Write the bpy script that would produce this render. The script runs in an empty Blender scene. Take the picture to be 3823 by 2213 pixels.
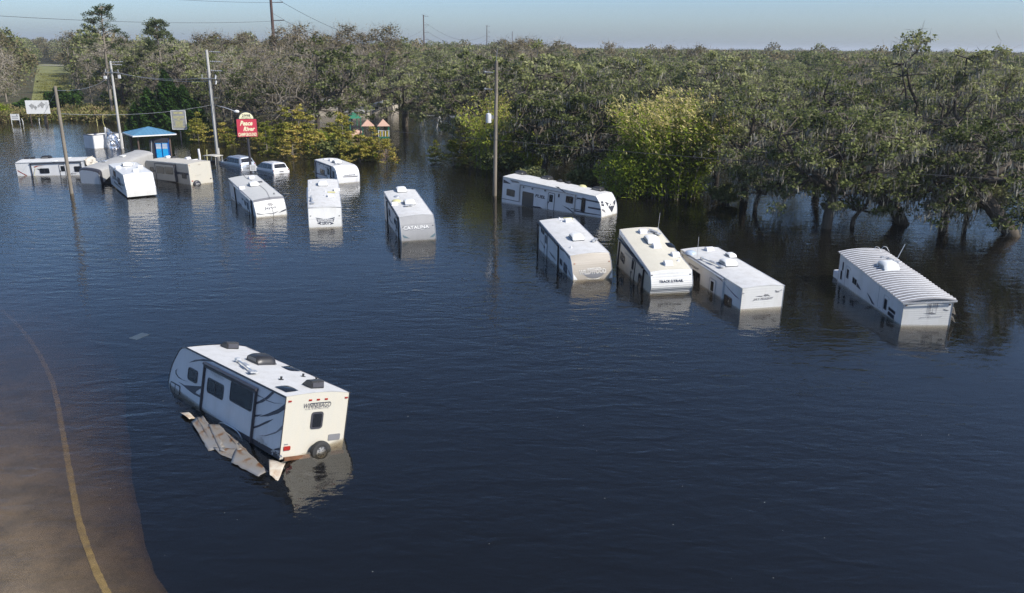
import bpy, bmesh, math, random
import numpy as np
from mathutils import Vector, Matrix, Euler
R = math.radians
PI = math.pi
scene = bpy.context.scene
COL = scene.collection

# ---------------------------------------------------------------- camera, world, sun, exposure
cam_d = bpy.data.cameras.new('camera')
cam = bpy.data.objects.new('camera', cam_d)
COL.objects.link(cam)
scene.camera = cam
PITCH, ROLL, CAM_H = 0.30137, 0.0102, 13.017
cp, sp = math.cos(PITCH), math.sin(PITCH)
fwd = Vector((0, cp, -sp)); up0 = Vector((0, sp, cp)); rt0 = Vector((1, 0, 0))
rt = rt0 * math.cos(ROLL) + up0 * math.sin(ROLL)
up = -rt0 * math.sin(ROLL) + up0 * math.cos(ROLL)
m = Matrix((rt, up, -fwd)).transposed().to_4x4()
m.translation = Vector((0, 0, CAM_H))
cam.matrix_world = m
cam_d.sensor_width = 36.0
cam_d.lens = 36.0 * 2979.5 / 3823.0
cam_d.clip_start = 0.2
cam_d.clip_end = 12000

SUN_EL, SUN_AZ = R(40), math.atan2(0.90, -0.436)      # azimuth measured clockwise from +Y
world = bpy.data.worlds.new('World')
scene.world = world
world.use_nodes = True
nt = world.node_tree
nt.nodes.clear()
sky = nt.nodes.new('ShaderNodeTexSky')
sky.sky_type = 'NISHITA'
sky.sun_disc = False
sky.sun_elevation = SUN_EL
sky.sun_rotation = SUN_AZ
sky.altitude = 0
sky.air_density = 0.8
sky.dust_density = 1.35
sky.ozone_density = 5.5
bg = nt.nodes.new('ShaderNodeBackground')
bg.inputs['Strength'].default_value = 0.108
wo = nt.nodes.new('ShaderNodeOutputWorld')
nt.links.new(sky.outputs[0], bg.inputs[0])
nt.links.new(bg.outputs[0], wo.inputs[0])

sun_d = bpy.data.lights.new('sun', 'SUN')
sun_d.energy = 3.7
sun_d.angle = R(0.53)
sun_d.color = (1.0, 0.95, 0.87)
sun = bpy.data.objects.new('sun', sun_d)
COL.objects.link(sun)
sdir = Vector((math.sin(SUN_AZ) * math.cos(SUN_EL), math.cos(SUN_AZ) * math.cos(SUN_EL), math.sin(SUN_EL)))
sun.rotation_euler = sdir.to_track_quat('Z', 'Y').to_euler()
sun.location = (60, -60, 80)

scene.view_settings.view_transform = 'Standard'
scene.view_settings.look = 'None'
scene.view_settings.gamma = 1
scene.view_settings.use_curve_mapping = False
scene.view_settings.exposure = 0.66
scene.render.engine = 'CYCLES'
cy = scene.cycles
cy.max_bounces = 7
cy.diffuse_bounces = 2
cy.glossy_bounces = 3
cy.transmission_bounces = 2
cy.transparent_max_bounces = 10
cy.volume_bounces = 0
cy.caustics_reflective = False
cy.caustics_refractive = False
cy.sample_clamp_indirect = 4
cy.use_denoising = True
try:
    cy.denoiser = 'OPENIMAGEDENOISE'
    cy.denoising_input_passes = 'RGB_ALBEDO_NORMAL'
    cy.denoising_prefilter = 'FAST'
except Exception:
    pass

# ---------------------------------------------------------------- materials
def nodes_of(name):
    mt = bpy.data.materials.new(name)
    mt.use_nodes = True
    t = mt.node_tree
    b = next(n for n in t.nodes if n.type == 'BSDF_PRINCIPLED')
    return mt, t, b

def mat(name, col, rough=0.5, metal=0.0, var=0.12, scale=1.2, bump=0.0, bscale=20, spec=0.5, streak=False):
    mt, t, b = nodes_of(name)
    N, L = t.nodes, t.links
    tc = N.new('ShaderNodeTexCoord')
    mp = N.new('ShaderNodeMapping')
    mp.inputs['Scale'].default_value = (1, 1, 0.18) if streak else (1, 1, 1)
    L.new(tc.outputs['Object'], mp.inputs[0])
    nz = N.new('ShaderNodeTexNoise')
    nz.inputs['Scale'].default_value = scale
    nz.inputs['Detail'].default_value = 6
    nz.inputs['Roughness'].default_value = 0.65
    L.new(mp.outputs[0], nz.inputs['Vector'])
    rp = N.new('ShaderNodeMapRange')
    rp.inputs['From Min'].default_value = 0.3
    rp.inputs['From Max'].default_value = 0.7
    rp.inputs['To Min'].default_value = 1 - var
    rp.inputs['To Max'].default_value = 1 + var * 0.4
    L.new(nz.outputs[0], rp.inputs[0])
    mx = N.new('ShaderNodeVectorMath'); mx.operation = 'SCALE'
    mx.inputs[0].default_value = col
    L.new(rp.outputs[0], mx.inputs['Scale'])
    L.new(mx.outputs[0], b.inputs['Base Color'])
    b.inputs['Roughness'].default_value = rough
    b.inputs['Metallic'].default_value = metal
    b.inputs['Specular IOR Level'].default_value = spec
    if bump:
        n2 = N.new('ShaderNodeTexNoise'); n2.inputs['Scale'].default_value = bscale; n2.inputs['Detail'].default_value = 4
        L.new(mp.outputs[0], n2.inputs['Vector'])
        bp = N.new('ShaderNodeBump'); bp.inputs['Strength'].default_value = 0.6; bp.inputs['Distance'].default_value = bump
        L.new(n2.outputs[0], bp.inputs['Height'])
        L.new(bp.outputs[0], b.inputs['Normal'])
    return mt

M = {}
def dirty(name, col, dirt, amount=0.5, rough=0.45, scale=0.9):
    """painted panel with streaky grime"""
    mt, t, b = nodes_of(name)
    N, L = t.nodes, t.links
    tc = N.new('ShaderNodeTexCoord')
    mp = N.new('ShaderNodeMapping'); mp.inputs['Scale'].default_value = (1.6, 1.6, 0.35)
    L.new(tc.outputs['Object'], mp.inputs[0])
    nz = N.new('ShaderNodeTexNoise'); nz.inputs['Scale'].default_value = scale; nz.inputs['Detail'].default_value = 9; nz.inputs['Roughness'].default_value = 0.7
    L.new(mp.outputs[0], nz.inputs['Vector'])
    cr = N.new('ShaderNodeValToRGB')
    cr.color_ramp.elements[0].position = 0.42; cr.color_ramp.elements[1].position = 0.75
    cr.color_ramp.elements[0].color = (0, 0, 0, 1); cr.color_ramp.elements[1].color = (amount,) * 3 + (1,)
    L.new(nz.outputs[0], cr.inputs[0])
    mx = N.new('ShaderNodeMix'); mx.data_type = 'RGBA'
    mx.inputs['A'].default_value = (*col, 1); mx.inputs['B'].default_value = (*dirt, 1)
    L.new(cr.outputs[0], mx.inputs['Factor'])
    L.new(mx.outputs['Result'], b.inputs['Base Color'])
    b.inputs['Roughness'].default_value = rough
    return mt

M['white'] = dirty('white_gelcoat', (0.68, 0.68, 0.66), (0.48, 0.45, 0.38), 0.50, 0.35)
M['side'] = dirty('side_white', (0.70, 0.71, 0.72), (0.48, 0.46, 0.41), 0.5, 0.35)
M['roofw'] = dirty('roof_membrane', (0.57, 0.57, 0.56), (0.36, 0.34, 0.30), 0.5, 0.75, 1.3)
M['roofgrey'] = dirty('roof_membrane_grey', (0.48, 0.48, 0.465), (0.36, 0.39, 0.36), 0.4, 0.8, 1.3)
M['cream_roof'] = dirty('roof_cream', (0.57, 0.54, 0.45), (0.46, 0.42, 0.33), 0.45, 0.75, 1.1)
M['cream'] = dirty('cream_panel', (0.50, 0.48, 0.415), (0.62, 0.53, 0.38), 0.35, 0.35)
M['tan'] = dirty('tan_siding', (0.50, 0.45, 0.37), (0.36, 0.32, 0.26), 0.4, 0.55)
M['tanroof'] = dirty('tan_roof', (0.50, 0.47, 0.41), (0.38, 0.35, 0.30), 0.4, 0.8)
M['beige'] = dirty('beige_cap', (0.40, 0.36, 0.30), (0.36, 0.30, 0.22), 0.4, 0.4)
M['greycap'] = dirty('grey_cap', (0.29, 0.29, 0.29), (0.42, 0.42, 0.415), 0.5, 0.35, 0.4)
M['greybody'] = dirty('weathered_grey', (0.38, 0.375, 0.36), (0.25, 0.24, 0.22), 0.5, 0.6)
M['charcoal'] = mat('charcoal_paint', (0.045, 0.045, 0.055), 0.35, var=0.2)
M['black'] = mat('black_plastic', (0.022, 0.022, 0.024), 0.4, var=0.2)
M['tyre'] = mat('tyre_rubber', (0.028, 0.028, 0.028), 0.75, var=0.3, scale=8)
M['d'] = mat('graphic_dark', (0.05, 0.055, 0.075), 0.35)
M['k'] = mat('graphic_trim', (0.40, 0.40, 0.40), 0.35)
M['g'] = mat('graphic_grey', (0.20, 0.20, 0.21), 0.35)
M['b'] = mat('graphic_blue', (0.11, 0.17, 0.20), 0.35)
M['p'] = mat('graphic_purple', (0.10, 0.08, 0.16), 0.35)
M['r'] = mat('graphic_red', (0.30, 0.07, 0.05), 0.4)
M['w'] = mat('graphic_white', (0.8, 0.8, 0.78), 0.4)
M['l'] = mat('seam_line', (0.45, 0.46, 0.48), 0.5)
M['ac'] = mat('roof_unit_white', (0.78, 0.78, 0.75), 0.45, var=0.1)
M['vent'] = mat('vent_lid_white', (0.72, 0.72, 0.74), 0.3, var=0.08)
M['alu'] = mat('aluminium', (0.62, 0.63, 0.64), 0.4, 0.6, var=0.15)
M['steel'] = mat('galvanised_steel', (0.38, 0.38, 0.38), 0.45, 0.6, var=0.25)
M['red'] = mat('red_lens', (0.30, 0.02, 0.015), 0.25)
M['orange'] = mat('amber_lens', (0.42, 0.12, 0.04), 0.3)
M['yellowed'] = mat('yellowed_plastic', (0.60, 0.56, 0.28), 0.5)
M['bluedome'] = mat('blue_skylight', (0.42, 0.50, 0.62), 0.2)
M['rust'] = mat('rusty_steel', (0.16, 0.07, 0.03), 0.8, var=0.5, scale=4)

def glass_mat(name, col, tint):
    mt, t, b = nodes_of(name)
    N, L = t.nodes, t.links
    tc = N.new('ShaderNodeTexCoord')
    nz = N.new('ShaderNodeTexNoise'); nz.inputs['Scale'].default_value = 2.2; nz.inputs['Detail'].default_value = 5
    L.new(tc.outputs['Object'], nz.inputs['Vector'])
    mx = N.new('ShaderNodeMix'); mx.data_type = 'RGBA'
    mx.inputs['A'].default_value = (*col, 1); mx.inputs['B'].default_value = (*tint, 1)
    L.new(nz.outputs[0], mx.inputs['Factor'])
    L.new(mx.outputs['Result'], b.inputs['Base Color'])
    b.inputs['Roughness'].default_value = 0.06
    b.inputs['Coat Weight'].default_value = 0.0
    b.inputs['Coat Roughness'].default_value = 0.03
    return mt
M['glass'] = glass_mat('tinted_pane', (0.010, 0.012, 0.016), (0.016, 0.017, 0.02))
M['blindglass'] = glass_mat('pane_with_blind', (0.16, 0.14, 0.11), (0.05, 0.05, 0.05))

def sheet_mat():
    mt, t, b = nodes_of('stained_insulation_sheet')
    N, L = t.nodes, t.links
    tc = N.new('ShaderNodeTexCoord')
    nz = N.new('ShaderNodeTexNoise'); nz.inputs['Scale'].default_value = 1.1; nz.inputs['Detail'].default_value = 8; nz.inputs['Distortion'].default_value = 0.8
    L.new(tc.outputs['Object'], nz.inputs['Vector'])
    cr = N.new('ShaderNodeValToRGB'); e = cr.color_ramp.elements
    e[0].position = 0.30; e[0].color = (0.07, 0.035, 0.018, 1)
    e[1].position = 0.60; e[1].color = (0.19, 0.19, 0.19, 1)
    x = e.new(0.38); x.color = (0.13, 0.065, 0.025, 1)
    x = e.new(0.45); x.color = (0.19, 0.17, 0.145, 1)
    L.new(nz.outputs[0], cr.inputs[0])
    L.new(cr.outputs[0], b.inputs['Base Color'])
    b.inputs['Roughness'].default_value = 0.45
    return mt
M['sheet'] = sheet_mat()
M['sheetpale'] = dirty('pale_sheet', (.50, .46, .38), (.30, .16, .06), .9, .4, 1.6)

# ---------------------------------------------------------------- mesh helpers
SH = Vector((0, 0, 0))
class MB:
    """collects vertices and faces, then links them as one mesh object"""
    def __init__(s): s.v = []; s.f = []; s.mi = []; s.cur = 0
    def add(s, vs, fs):
        o = len(s.v)
        s.v += [tuple(v) for v in vs]
        s.f += [tuple(i + o for i in f) for f in fs]
        s.mi += [s.cur] * len(fs)
        return s
    def box(s, c, d, rot=None):
        hx, hy, hz = d[0] / 2, d[1] / 2, d[2] / 2
        vs = [Vector((x, y, z)) for x in (-hx, hx) for y in (-hy, hy) for z in (-hz, hz)]
        if rot: 
            q = Euler(rot).to_matrix(); vs = [q @ v for v in vs]
        vs = [v + Vector(c) for v in vs]
        return s.add(vs, [(0, 1, 3, 2), (4, 6, 7, 5), (0, 4, 5, 1), (2, 3, 7, 6), (0, 2, 6, 4), (1, 5, 7, 3)])
    def tube(s, pts, rad, n=8, cap=True):
        pts = [Vector(p) for p in pts]
        if not hasattr(rad, '__len__'): rad = [rad] * len(pts)
        vs = []; prev = None
        for i, p in enumerate(pts):
            d = (pts[min(i + 1, len(pts) - 1)] - pts[max(i - 1, 0)])
            if d.length < 1e-6: d = Vector((0, 0, 1))
            d.normalize()
            a = Vector((0, 0, 1)) if abs(d.z) < 0.9 else Vector((1, 0, 0))
            u = prev - d * prev.dot(d) if prev is not None and (prev - d * prev.dot(d)).length > 1e-3 else d.cross(a)
            u.normalize(); prev = u; w = d.cross(u)
            for k in range(n):
                t = 2 * PI * k / n
                vs.append(p + (u * math.cos(t) + w * math.sin(t)) * rad[i])
        fs = []
        for i in range(len(pts) - 1):
            for k in range(n):
                fs.append((i * n + k, i * n + (k + 1) % n, (i + 1) * n + (k + 1) % n, (i + 1) * n + k))
        if cap:
            fs.append(tuple(range(n - 1, -1, -1))); fs.append(tuple((len(pts) - 1) * n + k for k in range(n)))
        return s.add(vs, fs)
    def lathe(s, prof, n=20, axis='z', c=(0, 0, 0), sc=(1, 1, 1)):
        vs = []; fs = []
        for r, z in prof:
            for k in range(n):
                t = 2 * PI * k / n
                p = (r * math.cos(t) * sc[0], r * math.sin(t) * sc[1], z * sc[2])
                if axis == 'x': p = (p[2], p[0], p[1])
                elif axis == 'y': p = (p[0], p[2], p[1])
                vs.append(Vector(p) + Vector(c))
        for i in range(len(prof) - 1):
            for k in range(n):
                fs.append((i * n + k, i * n + (k + 1) % n, (i + 1) * n + (k + 1) % n, (i + 1) * n + k))
        return s.add(vs, fs)
    def grid(s, P):
        """P: rows of points"""
        r, c = len(P), len(P[0])
        return s.add([p for row in P for p in row], [(i * c + j, i * c + j + 1, (i + 1) * c + j + 1, (i + 1) * c + j) for i in range(r - 1) for j in range(c - 1)])
    def prism(s, poly, h0, h1, plane='xy'):
        n = len(poly)
        def q(p, h): return (p[0], p[1], h) if plane == 'xy' else ((p[0], h, p[1]) if plane == 'xz' else (h, p[0], p[1]))
        vs = [q(p, h0) for p in poly] + [q(p, h1) for p in poly]
        return s.add(vs, [tuple(range(n - 1, -1, -1)), tuple(range(n, 2 * n))] + [(i, (i + 1) % n, n + (i + 1) % n, n + i) for i in range(n)])
    def build(s, name, mt, parent=None, smooth=False, bevel=0.0, shift=None):
        me = bpy.data.meshes.new(name)
        sh = SH if shift is None else Vector(shift)
        me.from_pydata([(v[0] + sh.x, v[1] + sh.y, v[2] + sh.z) for v in s.v], [], s.f)
        mts = mt if isinstance(mt, (list, tuple)) else [mt]
        for x in mts: me.materials.append(x)
        if len(mts) > 1: me.polygons.foreach_set('material_index', s.mi)
        bm = bmesh.new(); bm.from_mesh(me)
        bmesh.ops.recalc_face_normals(bm, faces=bm.faces)
        if bevel:
            bmesh.ops.bevel(bm, geom=list(bm.edges), offset=bevel, segments=2, affect='EDGES', clamp_overlap=True)
        bm.to_mesh(me); bm.free()
        if smooth:
            me.polygons.foreach_set('use_smooth', [True] * len(me.polygons))
            try: me.set_sharp_from_angle(angle=R(38))
            except Exception: pass
        o = bpy.data.objects.new(name, me); COL.objects.link(o)
        if parent is not None: o.parent = parent
        return o

def tag(o, label=None, cat=None, group=None, kind=None):
    if label: o['label'] = label
    if cat: o['category'] = cat
    if group: o['group'] = group
    if kind: o['kind'] = kind
    return o
def empty(name, loc, rot=(0, 0, 0), label=None, cat=None, group=None):
    o = bpy.data.objects.new(name, None); COL.objects.link(o)
    o.location = loc; o.rotation_euler = rot; o.empty_display_size = 0.3
    return tag(o, label, cat, group)

def rrect(x0, x1, z0, z1, r, n=4):
    r = min(r, (x1 - x0) / 2.2, (z1 - z0) / 2.2); out = []
    for cx, cz, a in ((x1 - r, z1 - r, 0), (x0 + r, z1 - r, 90), (x0 + r, z0 + r, 180), (x1 - r, z0 + r, 270)):
        for k in range(n + 1):
            t = R(a + 90 * k / n); out.append((cx + r * math.cos(t), cz + r * math.sin(t)))
    return out

_tc = {}
def text_verts(s, bold=0.0, shear=0.0):
    key = (s, bold, shear)
    if key in _tc: return _tc[key]
    cu = bpy.data.curves.new('lettering', 'FONT')
    cu.body = s; cu.align_x = 'CENTER'; cu.align_y = 'CENTER'; cu.resolution_u = 2
    cu.offset = bold; cu.shear = shear; cu.fill_mode = 'BOTH'
    ob = bpy.data.objects.new('lettering', cu)
    COL.objects.link(ob)
    bpy.context.view_layer.update()
    me = bpy.data.meshes.new_from_object(ob.evaluated_get(bpy.context.evaluated_depsgraph_get()))
    vs = [(v.co.x, v.co.y) for v in me.vertices]; fs = [tuple(p.vertices) for p in me.polygons]
    bpy.data.objects.remove(ob); bpy.data.curves.remove(cu); bpy.data.meshes.remove(me)
    xs = [v[0] for v in vs]; ys = [v[1] for v in vs]
    cx, cyy = (min(xs) + max(xs)) / 2, (min(ys) + max(ys)) / 2; w, h = max(xs) - min(xs), max(ys) - min(ys)
    vs = [((x - cx) / w, (y - cyy) / h) for x, y in vs]
    _tc[key] = (vs, fs)
    return _tc[key]
def flat_fill(poly, cuts=1):
    bm = bmesh.new()
    vs = [bm.verts.new((p[0], p[1], 0)) for p in poly]
    es = [bm.edges.new((vs[i], vs[(i + 1) % len(vs)])) for i in range(len(vs))]
    bmesh.ops.triangle_fill(bm, use_beauty=True, edges=es)
    if cuts: bmesh.ops.subdivide_edges(bm, edges=list(bm.edges), cuts=cuts, use_grid_fill=True)
    bm.verts.index_update()
    v = [(x.co.x, x.co.y) for x in bm.verts]; f = [tuple(q.index for q in g.verts) for g in bm.faces]
    bm.free()
    return v, f

WAVE = 0.044
HAZE = 0.0002
# ---------------------------------------------------------------- the setting: ground, road, water
def sstep(a, b, x):
    t = min(1, max(0, (x - a) / (b - a))); return t * t * (3 - 2 * t)
ROAD_EDGE = [(-6.2, 13.2), (-8.3, 16.8), (-9.45, 18.2), (-10.6, 19.9), (-11.6, 21.8), (-12.8, 24.0), (-14.8, 28.0), (-17.2, 32.6), (-20.5, 37.8), (-24.5, 43.4), (-29.5, 49.5), (-36, 57), (-46, 68)]
def road_z(y): return float(np.interp(y, [0, 14, 18, 24, 32, 45, 70], [-.05, -.08, -.11, -.20, -.33, -.46, -1.0]))
def cross(w): return float(np.interp(w, [0, .3, 1.5, 3.5, 8, 40], [-.42, -.30, -.17, -.06, .0, .0]))
def edge_x(y): return float(np.interp(y, [p[1] for p in ROAD_EDGE], [p[0] for p in ROAD_EDGE]))
BANK = [(-400, 150), (-90, 143), (-80, 149), (-66, 143), (-59, 140), (-51, 136), (-46, 170), (-30, 250), (400, 300)]
def ground_z(x, y):
    z = -1.95
    by = float(np.interp(x, [p[0] for p in BANK], [p[1] for p in BANK]))
    z += 2.2 * sstep(by - 9, by + 3, y) + .5 * sstep(by + 20, by + 200, y)
    if y < 70 and x < 5:
        d = (x - edge_x(y)) * .85
        z = max(z, road_z(y) - .75 - 1.85 * sstep(0.0, 2.6, d) if d > -60 else -1.0)
    return z
def axis_points(spec):
    out = []
    for a, b, n in spec: out += list(np.linspace(a, b, n, endpoint=False))
    return out + [spec[-1][1]]
gx = axis_points([(-5000, -600, 6), (-600, -120, 10), (-120, -50, 24), (-50, 6, 60), (6, 120, 20), (120, 600, 8), (600, 5000, 6)])
gy = axis_points([(-300, -20, 6), (-20, 70, 90), (70, 130, 12), (130, 180, 30), (180, 420, 12), (420, 9000, 10)])
mb = MB().grid([[(x, y, ground_z(x, y)) for x in gx] for y in gy])
gm, t, b_ = nodes_of('forest_floor')
N, L = t.nodes, t.links
tc = N.new('ShaderNodeTexCoord'); nz = N.new('ShaderNodeTexNoise'); nz.inputs['Scale'].default_value = .25; nz.inputs['Detail'].default_value = 10
L.new(tc.outputs['Object'], nz.inputs['Vector'])
cr = N.new('ShaderNodeValToRGB'); e = cr.color_ramp.elements
e[0].position = .35; e[0].color = (.055, .040, .022, 1); e[1].position = .65; e[1].color = (.05, .062, .022, 1)
L.new(nz.outputs[0], cr.inputs[0]); L.new(cr.outputs[0], b_.inputs['Base Color']); b_.inputs['Roughness'].default_value = .95
tag(mb.build('ground', gm, smooth=True), kind='structure')

# submerged road
mt, t, b_ = nodes_of('wet_asphalt')
N, L = t.nodes, t.links
tc = N.new('ShaderNodeTexCoord')
nz = N.new('ShaderNodeTexNoise'); nz.inputs['Scale'].default_value = .8; nz.inputs['Detail'].default_value = 12; nz.inputs['Roughness'].default_value = .75
n2 = N.new('ShaderNodeTexNoise'); n2.inputs['Scale'].default_value = 45; n2.inputs['Detail'].default_value = 3
L.new(tc.outputs['Object'], nz.inputs['Vector']); L.new(tc.outputs['Object'], n2.inputs['Vector'])
ad = N.new('ShaderNodeMath'); ad.operation = 'MULTIPLY_ADD'; ad.inputs[1].default_value = .35; L.new(n2.outputs[0], ad.inputs[0]); L.new(nz.outputs[0], ad.inputs[2])
cr = N.new('ShaderNodeValToRGB'); e = cr.color_ramp.elements
e[0].position = .50; e[0].color = (.17, .15, .12, 1); e[1].position = .78; e[1].color = (.38, .315, .25, 1)
L.new(ad.outputs[0], cr.inputs[0]); L.new(cr.outputs[0], b_.inputs['Base Color']); b_.inputs['Roughness'].default_value = .9
M['asphalt'] = mt
ry = axis_points([(-10, 14, 12), (14, 34, 60), (34, 66, 24)])
rows = []
for y in ry:
    ex = edge_x(max(y, 13.2)) + (y - 13.2) * -.58 * (y < 13.2)
    rows.append([(ex - w + .04 * math.sin(y * 1.3) * (w == 0) + .02 * math.sin(y * 5.1) * (w == 0), y, road_z(y) + cross(w)) for w in (0, .15, .3, .6, 1.0, 1.5, 2.5, 3.5, 5, 8, 12, 18, 26, 40)])
tag(MB().grid(rows).build('road', mt, smooth=True), kind='structure')
LINE = [(-33.5, 45.8), (-30.2, 43.0), (-27.09, 40.18), (-23.58, 36.39), (-20.25, 32.23), (-18.16, 29.23), (-15.98, 25.7), (-14.2, 22.85), (-12.88, 20.72), (-11.9, 19.28), (-10.83, 17.83), (-9.97, 16.78), (-8.6, 15.1), (-7.2, 13.2)]
mb = MB(); P = []
ts = np.linspace(0, len(LINE) - 1, 120)
lx = np.interp(ts, range(len(LINE)), [p[0] for p in LINE]); ly = np.interp(ts, range(len(LINE)), [p[1] for p in LINE])
k_ = np.ones(9) / 9; lx[4:-4] = np.convolve(lx, k_, 'valid'); ly[4:-4] = np.convolve(ly, k_, 'valid')
rr = random.Random(2)
def surf(x, y):
    w = edge_x(max(y, 13.2)) - x
    return road_z(y) + cross(max(0, w))
for i in range(len(ts)):
    dx = lx[min(i + 1, 119)] - lx[max(i - 1, 0)]; dy = ly[min(i + 1, 119)] - ly[max(i - 1, 0)]; d = math.hypot(dx, dy)
    nx_, ny_ = -dy / d, dx / d; a = .09 + rr.uniform(-.012, .012); c = .09 + rr.uniform(-.012, .012)
    P.append([(lx[i] + nx_ * a, ly[i] + ny_ * a, surf(lx[i], ly[i]) + .02), (lx[i] - nx_ * c, ly[i] - ny_ * c, surf(lx[i], ly[i]) + .02)])
mb.grid(P)
tag(mb.build('road_line', mat('yellow_road_paint', (.76, .63, .32), .8, var=.35, scale=5)), kind='structure')

# water: one closed body, clear but tea stained, with a wind rippled surface
wm = bpy.data.materials.new('flood_water'); wm.use_nodes = True
t = wm.node_tree; t.nodes.clear(); N, L = t.nodes, t.links
out = N.new('ShaderNodeOutputMaterial')
tc = N.new('ShaderNodeTexCoord')
def wave(scale, sx, sy, rot, detail, rough=.5, dist=0.0):
    mp = N.new('ShaderNodeMapping'); mp.inputs['Scale'].default_value = (sx, sy, 1); mp.inputs['Rotation'].default_value = (0, 0, R(rot))
    L.new(tc.outputs['Object'], mp.inputs[0])
    n = N.new('ShaderNodeTexNoise'); n.inputs['Scale'].default_value = scale; n.inputs['Detail'].default_value = detail; n.inputs['Roughness'].default_value = rough; n.inputs['Distortion'].default_value = dist
    L.new(mp.outputs[0], n.inputs['Vector']); return n
w1 = wave(1.15, .5, 1.25, -12, 3.0, .5, .5)
w2 = wave(3.6, .6, 1.2, 16, 2.0, .5)
w3 = wave(.045, 1, 1, 0, 3)          # patches of stronger and weaker ripple
pr = N.new('ShaderNodeMapRange'); pr.inputs['From Min'].default_value = .35; pr.inputs['From Max'].default_value = .65; pr.inputs['To Min'].default_value = .3; pr.inputs['To Max'].default_value = 1.35
L.new(w3.outputs[0], pr.inputs[0])
a1 = N.new('ShaderNodeMath'); a1.operation = 'MULTIPLY_ADD'; a1.inputs[1].default_value = .34
L.new(w2.outputs[0], a1.inputs[0]); L.new(w1.outputs[0], a1.inputs[2])
a2 = N.new('ShaderNodeMath'); a2.operation = 'MULTIPLY'; L.new(a1.outputs[0], a2.inputs[0]); L.new(pr.outputs[0], a2.inputs[1])
bp = N.new('ShaderNodeBump'); bp.inputs['Strength'].default_value = 1.0; bp.inputs['Distance'].default_value = WAVE
L.new(a2.outputs[0], bp.inputs['Height'])
gl = N.new('ShaderNodeBsdfGlossy'); gl.inputs['Roughness'].default_value = .035; L.new(bp.outputs[0], gl.inputs['Normal'])
tr = N.new('ShaderNodeBsdfTransparent')
fr = N.new('ShaderNodeFresnel'); fr.inputs['IOR'].default_value = 1.6; L.new(bp.outputs[0], fr.inputs['Normal'])
ge = N.new('ShaderNodeNewGeometry'); inv = N.new('ShaderNodeMath'); inv.operation = 'SUBTRACT'; inv.inputs[0].default_value = 1.0; L.new(ge.outputs['Backfacing'], inv.inputs[1])
fm_ = N.new('ShaderNodeMath'); fm_.operation = 'MULTIPLY'; L.new(fr.outputs[0], fm_.inputs[0]); L.new(inv.outputs[0], fm_.inputs[1])
ms = N.new('ShaderNodeMixShader'); L.new(fm_.outputs[0], ms.inputs[0]); L.new(tr.outputs[0], ms.inputs[1]); L.new(gl.outputs[0], ms.inputs[2])
silt = N.new('ShaderNodeBsdfDiffuse'); silt.inputs['Color'].default_value = (.0045, .0042, .0034, 1)      # light returned by the tea coloured silt
ads = N.new('ShaderNodeAddShader'); L.new(ms.outputs[0], ads.inputs[0]); L.new(silt.outputs[0], ads.inputs[1])
L.new(ads.outputs[0], out.inputs['Surface'])
va = N.new('ShaderNodeVolumeAbsorption'); va.inputs['Color'].default_value = (.57, .50, .34, 1); va.inputs['Density'].default_value = 3.6
L.new(va.outputs[0], out.inputs['Volume'])
mb = MB().box((-20, 130, -2.5), (1400, 640, 5.0))
tag(mb.build('water', wm), kind='structure')

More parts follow.
